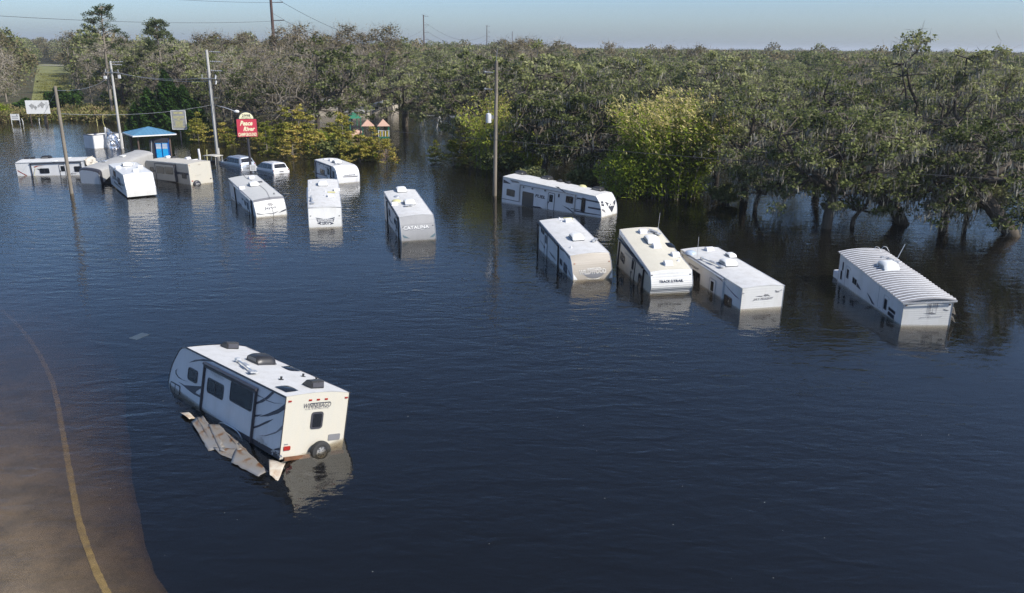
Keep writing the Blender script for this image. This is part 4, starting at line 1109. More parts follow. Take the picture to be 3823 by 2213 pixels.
T.front_graphics(S_['ndec']); T.front_text(('FUEL', .366, -.80, .95, .24), 'w', .04, .15, .016)
mb = MB(); mb.add([(T.nx(b) + .02, a, b) for a, b in ((-.3, -.52), (.366, -.72), (1.02, -.58), (.366, -.64))], [(0, 1, 2, 3)]); T.b(mb, 'front_graphic', 'w')
for y in (-.75, .75): mb = MB(); mb.tube([(T.nx(-z) + .006, y * (1 - .15 * z), -z) for z in (.0, .3, .6, .9, 1.3, 1.6)], .01, 4); T.b(mb, 'cap_seam', 'l')
T.roof({})

# ---- old white trailer, front raised clear of the water
T = Trailer('white', 'old plain white trailer with its front edge lifted clear of the water', H=1.9, roof='white', front='white')
S_ = T.sp
for w in S_['win']: T.window(*w)
T.graphics([('b', [(-6.5, -.9), (-4.5, -.8), (-2.5, -1.0), (-.4, -.9), (-.4, -1.1), (-2.5, -1.25), (-4.5, -1.1), (-6.5, -1.2)]), ('g', [(-5.8, -1.3), (-1.5, -1.45), (-1.5, -1.6), (-5.8, -1.55)])])
for k, y, z in S_['npt']: T.lamp(y, z, 'g', .09, .06)
mb = MB(); mb.tube([(T.nx(-z) + .006, y, -z) for y, z in ((-.95, .55), (-.8, 1.0), (.85, 1.0))], .008, 4); T.b(mb, 'hatch_seam', 'l')
mb = MB(); mb.tube([(T.nx(-1.24) + .006, y, -1.24) for y in (-1.2, 1.2)], .012, 4); T.b(mb, 'cap_seam', 'l')
T.b(MB().box((-3.6, 0, -2.02), (7.0, 1.7, .22)), 'chassis', 'black')
T.roof({'pipe': 'vent'})

# ---- tan trailer with slide-out
T = Trailer('tan', 'tan sided trailer with a dark framed slide out and spare wheel cover', ripple=.005, side='tan', front='cream', roof='tanroof',
            far=[(-7.34, 0), (-7.6, -.1), (-7.8, -.35), (-7.9, -.6), (-7.95, -1.0), (-7.95, -1.5), (-7.9, -2.4)])
S_ = T.sp
for w in (S_['win'][0], S_['win'][3]): T.window(*w, pane='blindglass')
so = T.b(MB().box((-3.86, -1.33, -1.0), (3.3, .24, 1.62)), 'slide_out', 'tan')
mb = MB()
for a, b, c, d in ((-3.86, -.17, 3.5, .09), (-3.86, -1.83, 3.5, .06)): mb.box((a, -1.33, b), (c, .27, d))
for a in (-5.56, -2.16): mb.box((a, -1.33, -1.0), (.10, .27, 1.7))
T.b(mb, 'frame', 'charcoal', so)
for w in S_['win'][1:3]:
    mb = MB().prism(rrect(*w, .1), -1.475, -1.44, 'xz'); T.b(mb, 'window', 'blindglass', so)
T.graphics(S_['dec'])
T.b(MB().lathe([(.001, .10), (.30, .10), (.36, .06), (.38, 0), (.38, -.12)], 24, 'x', (.16, -.619, -2.02)), 'spare_wheel_cover', 'charcoal', smooth=True)
v, f = text_verts('JAYCO', .03, 0)
T.b(MB().add([(.27, -.619 + a * .36, -1.99 + b * .09) for a, b in v], f), 'lettering', 'w')
T.lamp(-1.1, -.17, 'orange', .09, .05); T.lamp(-1.0, -1.68, 'red', .16, .09); T.lamp(1.02, -1.71, 'charcoal', .16, .09)
for y in (-.12, -.02, .08): T.lamp(y, -.2, 'rust', .06, .04)
v, f = text_verts('JAY FLIGHT', .01, .1)
T.b(MB().add([(.018, -.3 + a * .7, -1.2 + b * .08) for a, b in v], f), 'lettering', 'beige')
T.roof({'flap': 'ac', 'vent2': 'black'})

# ---- far left trailer with peeled end
T = Trailer('farleft', 'side on trailer with red swoosh and peeled right end, farthest left', side='side', roof='roofw')
S_ = T.sp
for w in (S_['win'][0], S_['win'][2]): T.window(*w)
x0, x1, z0, z1 = qr(S_['winq'][0]); T.door(x0, x1, z0, z1, S_['win'][1])
T.graphics(S_['dec']); T.awning('charcoal', 'charcoal', .05, -2.2, .08)
T.roof({'flap': 'ac'})
mb = MB(); rr = random.Random(9); rows = []
for i in range(9):
    rows.append([(.03 + .12 * math.sin(i * 1.3 + k) * rr.random() + (.25 if k > 3 else 0) * rr.random() + i * .05, -1.26 + 2.5 * k / 8, .12 - i * .13 + .08 * rr.random()) for k in range(9)])
mb.grid(rows); T.b(mb, 'torn_skin', mat('torn_skin', (.60, .55, .47), .6, var=.35, scale=3), smooth=True)
v, f = text_verts('Jayco', .02, .3)
T.b(MB().add([(-1.25 + a * .6, -1.236, -1.3 + b * .18) for a, b in v], f), 'lettering', 'g')
T.b(MB().tube([(-4.75, -1.30, -.55), (-5.05, -1.42, -1.5)], .02, 5), 'yellow_strap', 'yellowed')

# ---- grey round roofed trailer (built by hand: barrel roof, dark end cap)
ox, oy, oz, ya, pi_, ro = -41.257, 77.534, 1.158, -1.865, .115, -.059
rot = Euler((ro, pi_, ya), 'XYZ'); Lg, Hg = 7.6, 2.5
root = empty('travel_trailer', Vector((ox, oy, oz)) + rot.to_matrix() @ Vector((-Lg / 2, 0, -Hg)), rot, 'weathered grey trailer with a barrel shaped roof, wedged behind the old white one', 'trailer', GT)
sg = Vector((Lg / 2, 0, Hg)); Wg = 2.44
def gsec(x, inset=0.0, drop=0.0):
    hw = Wg / 2 - inset; pts = []
    for k in range(13):
        t = PI * k / 12; pts.append((x, -hw * math.cos(t) if 0 < k < 12 else (-hw if k == 0 else hw), .02 - drop + .30 * math.sin(t) ** .55))
    return [(x, -hw, -Hg), (x, -hw, -1.2)] + pts + [(x, hw, -1.2), (x, hw, -Hg)]
rows = [gsec(x, i, d) for x, i, d in ((-Lg, .02, .05), (-Lg + .03, 0, 0), (-5.5, 0, 0), (-3.5, 0, 0), (-1.5, 0, 0), (-.35, 0, 0))]
mb = MB().grid(rows); mb.build('body_shell', M['greybody'], root, smooth=True, shift=sg)
MB().grid([gsec(-.36, -.004, -.004)[1:-1], gsec(-.12, -.004, .03)[1:-1], gsec(-.02, .03, .14)[1:-1], gsec(.0, .08, .26)[1:-1]]).build('end_cap', M['charcoal'], root, smooth=True, shift=sg)
mb = MB(); e = [(0.004, y, z) for (x, y, z) in gsec(0, .06, .2)]
mb.add(e, [tuple(range(len(e)))]); mb.add([(-Lg + .0, y, z) for (x, y, z) in gsec(0, .03, .05)], [tuple(range(17))]); mb.build('end_wall', M['side'], root, shift=sg)
mb = MB(); mb.box((-.01, 1.13, -1.3), (.1, .2, 2.3)); mb.build('corner_panel', M['alu'], root, shift=sg, bevel=.03)
mb = MB(); mb.tube([(-Lg, y, z + .01) for (x, y, z) in gsec(0)[2:-2]], .03, 6); mb.build('rim', M['white'], root, shift=sg)
for x, y, c, d in ((-4.9, -.2, 'white', .5), (-2.6, -.35, 'alu', .45)):
    MB().box((x, y, .38), (d, d, .12)).build('roof_vent', M[c], root, bevel=.03, shift=sg)
MB().prism([(.3, -.45), (1.5, -.95), (1.35, -1.5), (.0, -1.5)], 0, .03, 'xz').build('hanging_hatch', M['black'], root, shift=(Lg / 2 - 1.6, 1.42, Hg))

# ---- torn sheets of insulation beside the near trailer
def sheet(q, label, seed, lift=.05, curl=.06, n=12, mt='sheet'):
    """thin bent panel from four corners (inner start, inner end, outer end, outer start)"""
    rr = random.Random(seed); a, b, c, d = [Vector((p[0], p[1], 0)) for p in q]; rows = []
    for i in range(n + 1):
        t = i / n; p0, p1 = a.lerp(b, t), d.lerp(c, t); row = []
        w = rr.uniform(-.04, .04) if 0 < i < n else 0
        for k in range(7):
            u = k / 6; p = p0.lerp(p1, u) + (p1 - p0) * w * (1 if k in (0, 6) else .3)
            p.z = lift * (1 - .7 * t) + curl * (math.sin(u * PI * 1.3 + seed) * .6 + math.sin(u * 5.2 + t * 2.2 + seed * 1.7) * .3) * (.5 + .8 * t) + rr.uniform(-.006, .006)
            row.append(p)
        rows.append(row)
    cc = sum((p for r_ in rows for p in r_), Vector()) / (7 * (n + 1)); cc.z = 0
    o = MB().grid([[p - cc for p in r_] for r_ in rows]).build('torn_sheet', M[mt], smooth=True)
    o.location = cc
    md = o.modifiers.new('solid', 'SOLIDIFY'); md.thickness = .008
    return tag(o, label, 'sheet', 'torn insulation sheets floating beside the near trailer')
sheet([(-11.38, 26.30), (-9.66, 24.25), (-10.14, 24.02), (-11.46, 26.00)], 'long thin grey strip running under the middle window of the tilted trailer', 1, .12, .05)
sheet([(-11.17, 26.35), (-9.80, 24.45), (-10.0, 24.2), (-11.38, 26.28)], 'brown streaked strip second from the tilted trailer front', 2, .16, .06)
sheet([(-10.36, 25.74), (-9.02, 24.05), (-9.72, 23.95), (-10.76, 25.75)], 'pale diagonal strip beside the wheel arch of the tilted trailer', 3, .14, .05)
sheet([(-10.15, 25.42), (-9.35, 24.70), (-9.25, 24.27), (-9.66, 24.80)], 'small grey flap right under the wheel arch of the tilted trailer', 4, .12, .04, 8)
sheet([(-9.32, 24.60), (-7.75, 22.75), (-7.95, 22.38), (-9.10, 23.20)], 'flat grey triangular sheet nearest the tilted trailer rear corner', 5, .05, .02)
sheet([(-12.21, 26.79), (-12.04, 26.95), (-11.53, 26.51), (-11.65, 26.25)], 'small rust edged scrap of sheet near the tilted trailer front', 6, .10, .05, 8, 'sheetpale')
sheet([(-7.87, 23.24), (-7.28, 23.05), (-7.28, 22.15), (-7.58, 22.33)], 'bright cream scrap of sheet curled at the tilted trailer rear corner', 7, .16, .07, 8, 'sheetpale')
sheet([(-10.04, 24.20), (-9.20, 24.15), (-9.00, 23.42), (-9.60, 23.72)], 'rust brown patch of sheet at the outer edge of the floating heap', 8, .04, .04, 8)
# ---------------------------------------------------------------- poles, wires, signs
M['conc'] = mat('concrete_pole', (.46, .45, .42), .8, var=.25, scale=2.0, streak=True)
M['wood'] = mat('wood_pole', (.23, .20, .16), .85, var=.4, scale=3, streak=True)
M['rustpole'] = mat('brown_steel_pole', (.075, .040, .032), .7, var=.3, scale=1)
M['wire'] = mat('wire', (.06, .06, .065), .6)
M['insul'] = mat('insulator', (.30, .31, .33), .35)
M['signwhite'] = mat('sign_white', (.72, .72, .70), .5, var=.15)
M['signgrey'] = mat('faded_sign_grey', (.34, .34, .33), .6, var=.3, scale=3)
M['signyellow'] = mat('sign_yellow', (.60, .55, .22), .6, var=.3, scale=6)
M['signred'] = mat('sign_red', (.52, .045, .075), .45, var=.08)
M['creamtext'] = mat('sign_cream', (.80, .76, .50), .5, var=.08)
M['blueroof'] = mat('blue_metal_roof', (.09, .23, .36), .5, var=.15)
M['blue'] = mat('blue_machine', (.015, .11, .42), .35, var=.1)
M['cyan'] = mat('cyan_panel', (.02, .36, .72), .35, var=.1)
M['woodpost'] = mat('stained_post', (.10, .07, .055), .8, var=.3)
M['green'] = mat('green_plastic', (.02, .17, .10), .5)
M['salmon'] = mat('salmon_plastic', (.52, .33, .25), .6)
M['yellow'] = mat('yellow_plastic', (.60, .48, .05), .5)
M['line'] = mat('line_grey', (.22, .22, .22), .6)
GP = 'utility poles'
def pole(name, base, top, r0, r1, mt, label, group=GP, n=12):
    o = empty(name, (base[0], base[1], base[2]), (0, 0, 0), label, 'utility pole', group)
    d = Vector(top) - Vector(base)
    MB().tube([(0, 0, 0), d * .5, d], [r0, (r0 + r1) / 2, r1], n).build('shaft', M[mt], o, smooth=True)
    return o
def insulator(o, p, axis=(1, 0, 0), l=.5):
    mb = MB(); a = Vector(axis).normalized(); p = Vector(p)
    pts = [p + a * l * k / 10 for k in range(11)]
    mb.tube(pts, [.035 if k % 2 else .075 for k in range(11)], 8)
    mb.build('insulator', M['insul'], o)
# pole with standoff insulators left, thin wood pole
o = pole('utility_pole', (-40.33, 72.3, -1.9), (-40.33, 72.3, 9.45), .17, .13, 'wood', 'weathered wood pole standing in front of the farthest left trailer')
MB().box((.45, 0, 11.0), (.9, .06, .06)).build('bracket', M['steel'], o)
MB().tube([(0, 0, 10.9), (-19, 30.5, 6.4), (-38.6, 61.7, 1.9)], .02, 4).build('guy_wire', M['alu'], o)
o = pole('utility_pole', (-51.33, 105.5, -1.9), (-51.33, 105.5, 10.99), .20, .13, 'conc', 'pale concrete pole behind the wrecked box with crumpled foil')
insulator(o, (.1, 0, 12.75), (1, 0, .05), 1.5); insulator(o, (.1, 0, 12.45), (1, 0, 0), 1.3)
MB().box((.1, -.15, 11.5), (1.9, .09, .1)).build('crossarm', M['steel'], o)
for x in (-.7, .1, .9): MB().tube([(x, -.15, 11.55), (x, -.15, 11.9)], .06, 6).build('insulator', M['insul'], o)
MB().box((-.8, -.2, 10.9), (.3, .3, .35)).build('junction_box', M['side'], o); MB().box((1.0, -.2, 11.0), (.25, .25, .45)).build('junction_box', M['side'], o)
MB().tube([(0, 0, 11.6), (-.5, 1, 8.0)], .012, 4).build('guy_wire', M['alu'], o)
o = pole('utility_pole', (-36.21, 98.45, -1.9), (-36.35, 98.45, 12.52), .27, .15, 'conc', 'tall pale concrete pole with standoff insulators, behind the golf cart', n=8)
for z in (12.3, 11.2, 10.15): insulator(o, (.15, 0, z + 1.9), (1, 0, -.03), 1.3)
MB().box((-.1, -.2, 11.15), (1.9, .09, .1)).build('crossarm', M['steel'], o)
for x in (-.9, .7): MB().tube([(x, -.2, 11.2), (x, -.2, 11.6)], .06, 6).build('insulator', M['insul'], o)
for z in (11.5, 10.9): MB().tube([(.75, -.2, z), (.65, -.2, z - .4)], .09, 8).build('fuse', M['side'], o)
MB().tube([(.24, -.15, 3), (.2, -.15, 11.6)], .05, 5).build('conduit', M['black'], o)
MB().box((.4, -.15, 8.9), (.7, .05, .05)).build('bracket', M['steel'], o)
MB().tube([(.1, 0, 8.1), (1.5, -.1, 7.75), (2.5, -.1, 7.40)], .045, 6).build('lamp_arm', M['alu'], o)
MB().lathe([(.001, .18), (.18, .12), (.26, 0), (.22, -.14), (.001, -.16)], 12, c=(2.8, -.1, 7.35), sc=(1.3, 1, 1)).build('lamp_head', M['side'], o, smooth=True)
o = pole('utility_pole', (-1.72, 73.49, -1.9), (-1.58, 73.49, 11.94), .19, .14, 'wood', 'tall brown wood pole with small transformer, beside the longest trailer')
MB().tube([(.1, -.05, 13.7), (.22, -.05, 14.9)], .025, 5).build('top_pin', M['steel'], o)
for z in (10.95, 9.5): MB().tube([(-.15, 0, z + 1.9), (-.85, 0, z + 1.95)], .05, 6).build('insulator', M['insul'], o); MB().lathe([(.001, .1), (.09, .06), (.09, -.06), (.001, -.1)], 8, 'x', (-.85, 0, z + 1.95)).build('insulator', M['insul'], o)
t_ = MB().lathe([(.001, .85), (.12, .84), (.22, .78), (.24, .7), (.24, 0), (.001, 0)], 16, c=(-.55, -.1, 8.5)).build('transformer', M['side'], o, smooth=True)
MB().tube([(-.55, -.1, 9.3), (-.55, -.1, 9.6)], .04, 6).build('bushing', M['insul'], t_)
MB().box((-.25, -.05, 9.0), (.35, .06, .3)).build('bracket', M['steel'], o)
for i, (x, y, h) in enumerate([(-97.03, 188.13, 9.6), (-110.27, 208.38, 11.4), (-135.9, 253.6, 12.2), (-167, 313, 13.0), (-225, 418, 13.4), (-282.8, 523.4, 13.8), (-340, 628, 14.6)]):
    o = pole('utility_pole', (x, y, -.3), (x, y, h), .17, .12, 'wood', 'wood pole in the row along the grass lane, ' + ('nearest, with a white crossarm' if i == 0 else ['second nearest', 'third from the near end', 'fourth from the near end', 'fifth from the near end', 'sixth from the near end', 'farthest and smallest'][i - 1]))
    if i == 0:
        MB().box((0, -.1, 9.3), (2.3, .12, .14)).build('crossarm', M['signwhite'], o)
        for q in (-1, 0, 1): MB().tube([(q, -.1, 9.3), (q, -.1, 9.7)], .06, 6).build('insulator', M['insul'], o)
    else: MB().box((.5, -.1, h - .6), (1.0, .1, .12)).build('bracket', M['wood'], o)
# transmission monopoles
TP = [(-100, 60, 31), (-60.4, 210, 29), (-54.1, 500, 31.5), (-25.7, 775, 33), (-4, 1400, 40), (36, 2100, 40), (68, 2400, 40), (109, 2800, 43), (150, 3200, 44)]
lab = ['', 'thick brown steel pole cut off by the top of the picture', 'second brown steel power pole on the skyline, with three arms', 'thin dark steel power pole on the skyline right of centre', 'distant power pole half hidden by round treetops', 'faint far power pole, left of the small group on the horizon', 'faint far power pole, second of the small group on the horizon', 'faint far power pole, third of the small group on the horizon', 'faint far power pole, rightmost of the small group on the horizon']
arms = {}
for i, (x, y, h) in enumerate(TP):
    r = .52 if y < 900 else 1.0
    zs_ = [h - 5.7, h - 9.9, h - 14] if i else [h - 6, h - 11, h - 16]
    arms[i] = [(x + 3.0, y, z) for z in zs_]
    if i == 0: continue
    o = pole('transmission_pole', (x, y, -1.5), (x, y, h), r, r * .55, 'rustpole', lab[i], 'tall steel transmission poles')
    if y < 900:
        for z in zs_ + [h - 1]:
            MB().tube([(.2, 0, z + 1.5), (3.0, 0, z + 1.6)], .09, 6).build('arm', M['rustpole'], o)
            MB().tube([(.2, 0, z + 3.2), (3.0, 0, z + 1.65)], .03, 4).build('brace', M['rustpole'], o)
        MB().box((0, 0, h + 1.3), (2.4, .2, .15), (0, .1, 0)).build('top_arm', M['rustpole'], o)
def wire(a, b, sag, r, label, group='overhead wires', n=22, mt='wire'):
    a, b = Vector(a), Vector(b); c = a.lerp(b, .5)
    pts = []
    for i in range(n + 1):
        t = i / n; p = a.lerp(b, t); p.z -= 4 * sag * t * (1 - t); pts.append(p - a)
    o = MB().tube(pts, r, 4, False).build('power_line', M[mt], smooth=True); o.location = a
    return tag(o, label, 'wire', group)
nm = ['upper', 'middle', 'lower']
for k in range(3):
    wire(arms[0][k], arms[1][k], 2.6, .03, nm[k] + ' thin wire crossing the sky from the left edge to the thick brown pole', 'high transmission wires', 40)
    wire(arms[1][k], arms[2][k], 9, .05, nm[k] + ' sagging wire between the thick brown pole and the second skyline pole', 'high transmission wires', 40)
    wire(arms[2][k], arms[3][k], 8, .07, nm[k] + ' faint wire between the second and third skyline poles', 'high transmission wires', 40)
P1220 = [(-1.5, 73.49, 13.0), (-2.4, 73.49, 10.98), (-2.4, 73.49, 9.55), (-1.7, 73.3, 7.2), (-1.75, 73.3, 5.1)]
PR_ = [(52.5, 44.6, 12.2), (52.5, 44.6, 10.3), (52.5, 44.6, 9.1), (52.5, 44.6, 7.0), (52.5, 44.6, 5.1)]
PC_ = [(-35.0, 98.4, 12.2), (-35.0, 98.4, 11.1), (-35.0, 98.4, 10.1), (-36.0, 98.4, 7.3), (-36.1, 98.4, 6.2)]
nm = ['topmost', 'second highest', 'middle', 'second lowest', 'lowest and thickest']
for k in range(5):
    r = .020 if k == 4 else .010
    wire(P1220[k], PR_[k], .55 if k < 4 else .35, r, nm[k] + ' wire from the brown wood pole to the right edge of the picture', n=30)
    wire(P1220[k], PC_[k], .5, r, nm[k] + ' wire from the brown wood pole leftwards to the tall pale pole', n=30)
wire((-51.3, 105.3, 9.7), (-36.9, 98.3, 9.3), .45, .016, 'upper of two grey wires between the two pale concrete poles', mt='alu')
wire((-50.4, 105.3, 9.6), (-36.0, 98.3, 9.0), .45, .016, 'lower of two grey wires between the two pale concrete poles', mt='alu')
wire((-40.3, 72.3, 7.1), (-36.3, 98.4, 6.2), .5, .014, 'low grey wire from the leftmost wood pole to the tall pale pole', mt='alu')
wire((-39.6, 72.3, 9.1), (-51.3, 105.4, 9.3), .5, .010, 'high grey wire from the leftmost wood pole to the concrete pole by the foil', mt='alu')
wire((-51.3, 105.5, 9.5), (-97.0, 188.1, 9.2), .9, .014, 'grey wire from the concrete pole by the foil to the lane poles')

def pane_text(txt, c, w, h, u, v, n, mt, parent, bold=.02, shear=0, off=.0):
    """flat lettering centred on c, spanned by unit vectors u (right) and v (up), n towards the reader"""
    vs, fs = text_verts(txt, bold, shear); u, v, n, c = Vector(u), Vector(v), Vector(n), Vector(c)
    return MB().add([c + u * (a * w) + v * (b * h) + n * off for a, b in vs], fs).build('lettering', M[mt], parent)
# red campground sign
yaw = R(20)
o = empty('campground_sign', (-27.68, 84.2, -1.9), (0, 0, yaw), 'tall red campground sign with a cream domed top on a dark post', 'sign')
MB().tube([(.05, .1, 0), (0, .1, 5.9)], .13, 10).build('post', M['charcoal'], o)
c_ = MB().box((0, 0, 6.78), (2.02, .30, 1.84)).build('cabinet', M['black'], o, bevel=.02)
MB().box((0, -.165, 6.78), (1.96, .02, 1.78)).build('face', M['signred'], c_)
dm = [(.80 * math.cos(PI * k / 18), 7.72 + .72 * math.sin(PI * k / 18)) for k in range(19)]
d_ = MB().prism(dm, -.14, .14, 'xz').build('dome', M['black'], o)
MB().prism([(a * .88, 7.72 + (b - 7.72) * .88) for a, b in dm], -.16, -.14, 'xz').build('face', M['creamtext'], d_)
X_, Z_, Nn = (1, 0, 0), (0, 0, 1), (0, -1, 0)
pane_text('2998', (0, -.165, 8.03), .84, .27, X_, Z_, Nn, 'charcoal', o, .02)
pane_text('NW HWY 70', (0, -.165, 7.80), .92, .11, X_, Z_, Nn, 'charcoal', o, .01)
pane_text('Peace', (-.05, -.18, 7.27), 1.25, .50, X_, Z_, Nn, 'creamtext', o, .035, .35)
pane_text('River', (.20, -.18, 6.69), 1.18, .47, X_, Z_, Nn, 'creamtext', o, .035, .35)
pane_text('CAMPGROUND', (0, -.18, 6.12), 1.82, .36, X_, Z_, Nn, 'creamtext', o, .03)
o = empty('notice_sign', (-27.25, 83.7, -1.9), (0, 0, R(8)), 'small white notice board low beside the campground sign post', 'sign')
MB().box((-.35, .05, 1.5), (.07, .07, 3.4)).build('post', M['charcoal'], o)
MB().box((0, 0, 2.72), (.66, .03, .64)).build('board', M['signwhite'], o)
mb = MB()
for k in range(5): mb.box((0, -.018, 2.92 - k * .1), (.46 - .05 * (k % 2), .004, .03))
mb.build('printed_lines', M['line'], o)['kind'] = 'stuff'
# faded grey and yellow sign
o = empty('faded_sign', (-47.55, 115.5, -1.9), (0, 0, R(6)), 'faded grey sign with yellow lettering in front of the dark green cedar', 'sign')
MB().tube([(0, .1, 0), (0, .1, 3.5)], .09, 8).build('post', M['charcoal'], o)
MB().box((0, 0, 4.75), (1.9, .14, 2.55)).build('board', M['signgrey'], o)
mb = MB(); rr = random.Random(4)
for k, (w_, z_) in enumerate([(1.25, 5.75), (1.5, 5.25), (1.5, 5.05), (.5, 4.85), (1.2, 4.6), (1.0, 4.38), (1.1, 4.2), (.9, 4.02), (1.5, 3.8)]):
    n_ = max(3, int(w_ / .16))
    for q in range(n_): mb.box((-w_ / 2 + (q + .5) * w_ / n_, -.075, z_), (w_ / n_ * rr.uniform(.6, .85), .01, .26 if k == 0 else .13))
mb.build('lettering', M['signyellow'], o)['kind'] = 'stuff'
mb = MB(); mb.box((0, -.01, 6.06), (1.96, .17, .06)); mb.box((0, -.01, 3.45), (1.96, .17, .06)); mb.box((-.97, -.01, 4.75), (.06, .17, 2.6)); mb.box((.97, -.01, 4.75), (.06, .17, 2.6)); mb.build('frame', M['signwhite'], o)
# billboard with pale map and small white sign by the left bank
o = empty('billboard', (-82.2, 141, -.3), (0, 0, R(12)), 'wide white billboard with a grey map on the left bank', 'sign')
MB().box((0, 0, 2.85), (3.7, .14, 2.25)).build('board', M['signwhite'], o)
for x in (-1.4, 1.1): MB().tube([(x, .1, -.6), (x, .1, 2)], .1, 8).build('post', M['woodpost'], o)
mb = MB()
for c_, r_ in (((-.9, 3.0), .38), ((.75, 3.2), .42), ((-.35, 2.75), .3), ((.2, 3.0), .2)):
    v, f = flat_fill([(c_[0] + r_ * math.cos(a) * (1 + .35 * math.sin(3 * a)), c_[1] + r_ * math.sin(a) * (1 + .3 * math.cos(4 * a))) for a in [i * PI / 8 for i in range(16)]], 0)
    mb.add([(a, -.076, b) for a, b in v], f)
for k in range(6): mb.box((1.45, -.076, 3.6 - k * .17), (.4, .004, .06))
mb.build('map_print', M['signgrey'], o)['kind'] = 'stuff'
mb = MB(); mb.box((0, -.08, 3.3), (3.6, .006, 1.2)); 
o = empty('direction_sign', (-83.6, 136.4, -.9), (0, 0, R(5)), 'small white sign on two white legs at the far left waterline', 'sign')
MB().box((0, 0, 2.12), (1.35, .06, 1.0)).build('board', M['signwhite'], o)
for x in (-.66, .66): MB().box((x, .0, 1.3), (.07, .07, 2.7)).build('leg', M['signwhite'], o)
mb = MB(); mb.box((.0, -.035, 2.2), (.95, .006, .05)); mb.box((.42, -.035, 2.26), (.14, .006, .05), (0, .7, 0)); mb.box((0, -.035, 1.95), (1.0, .006, .08)); mb.box((.35, -.035, 2.45), (.2, .006, .15)); mb.build('arrow_print', M['charcoal'], o)
for i, (x, y, h, c, l_) in enumerate([(-82.3, 136.2, 1.0, 'signwhite', 'thin pale stake right of the small white sign'), (-36.6, 93.6, 1.5, 'signwhite', 'short white post left of the golf cart roof'), (-69.5, 135.5, 1.2, 'signyellow', 'yellow stake in the water near the left bank'), (-36.0, 94.3, 1.35, 'yellowed', 'pale wooden stake just right of the short white post'),
        (-80.9, 138.5, .9, 'signwhite', 'leaning white stake under the billboard'), (-79.8, 138.5, 1.3, 'black', 'dark stub post under the billboard')]):
    r_ = .05 if i != 1 else .14
    oo = MB().tube([(0, 0, -1.9), (0, 0, h * .5), (.05 * (i - 2), 0, h)], r_ if i != 5 else .2, 8).build('marker_post', M[c]); oo.location = (x, y, 0); tag(oo, l_, 'post', 'short posts standing in the flood')

# ---------------------------------------------------------------- blue roofed shelter and vending machine
o = empty('shelter', (-44.3, 98.4, -1.9), (0, 0, R(38)), 'open shelter with a pale blue pyramid roof on dark posts', 'shelter')
s_ = 2.45; zt, ze = 5.42, 4.66
pts = [(-s_, -s_, ze), (s_, -s_, ze), (s_, s_, ze), (-s_, s_, ze), (0, 0, zt)]
r_ = MB().add(pts, [(0, 1, 4), (1, 2, 4), (2, 3, 4), (3, 0, 4)]).build('roof', M['blueroof'], o)
mb = MB()
for q in range(4):
    a, b = Vector(pts[q]), Vector(pts[(q + 1) % 4]); c = Vector(pts[4])
    for k in range(1, 12):
        t = k / 12; p = a.lerp(b, t); mid = a.lerp(b, .5); f = 1 - abs(2 * t - 1); top_ = mid.lerp(c, 1); e_ = p + (c - mid) * f
        mb.tube([p + Vector((0, 0, .015)), e_ + Vector((0, 0, .015))], .016, 4, False)
    mb.tube([a + Vector((0, 0, .02)), c + Vector((0, 0, .02))], .03, 4, False)
mb.build('roof_seam', M['blueroof'], r_)['kind'] = 'stuff'
mb = MB()
for a, b, w_, d_ in ((0, -s_, 2 * s_ + .08, .06), (0, s_, 2 * s_ + .08, .06)): mb.box((a, b, ze - .06), (w_, d_, .14))
for a, b in ((-s_, 0), (s_, 0)): mb.box((a, b, ze - .06), (.06, 2 * s_ - .06, .14))
mb.build('fascia', M['signwhite'], o)
for x in (-1.8, 1.8):
    for y in (-1.8, 1.8): MB().box((x, y, 2.3), (.16, .16, 4.6)).build('post', M['woodpost'], o)
o = empty('ice_machine', (-42.5, 97.3, -1.9), (0, 0, R(14)), 'bright blue two door vending machine under the blue roof', 'vending machine')
MB().box((0, .55, 2.05), (1.55, 1.0, 4.1)).build('cabinet', M['blue'], o, bevel=.03)
MB().box((0, -.02, 3.95), (1.6, .2, .5)).build('header', M['charcoal'], o)
for x in (-.36, .36):
    d_ = MB().box((x, 0, 2.3), (.60, .06, 2.7)).build('door', M['cyan'], o, bevel=.02)
    MB().box((x, -.035, 3.22), (.56, .012, .62)).build('label_panel', M['bluedome'], d_)
pane_text('FREE', (-.36, -.05, 3.05), .5, .16, X_, Z_, Nn, 'signwhite', o); pane_text('ICE', (.36, -.05, 3.05), .4, .16, X_, Z_, Nn, 'signwhite', o)
MB().box((-.02, -.04, 3.66), (1.45, .02, .04)).build('trim', M['signwhite'], o)
MB().box((-1.1, .2, 2.1), (.5, .5, 4.0)).build('side_unit', M['charcoal'], o)
MB().box((-1.12, -.07, 3.2), (.08, .04, 1.4), (0, .08, 0)).build('side_rail', M['alu'], o)

# ---------------------------------------------------------------- wrecked box with foil insulation
foil = bpy.data.materials.new('crumpled_foil'); foil.use_nodes = True
fb = next(n for n in foil.node_tree.nodes if n.type == 'BSDF_PRINCIPLED'); fb.inputs['Metallic'].default_value = .8; fb.inputs['Roughness'].default_value = .3; fb.inputs['Base Color'].default_value = (.78, .79, .82, 1)
o = empty('wrecked_box', (-54.6, 107.5, -1.9), (0, 0, R(-28)), 'open white box body with torn roof near the concrete pole', 'wrecked trailer')
mb = MB(); w_, l_, h_ = 2.0, 4.2, 3.55
for c, d in (((-w_ / 2, 0, h_ / 2), (.08, l_, h_)), ((w_ / 2, 0, h_ / 2), (.08, l_, h_)), ((0, -l_ / 2 - .0, h_ / 2), (w_ - .08, .08, h_ - .02)), ((0, l_ / 2, h_ / 2), (w_ - .08, .08, h_ - .02))): mb.box(c, d)
mb.build('wall', M['side'], o)
mb = MB()
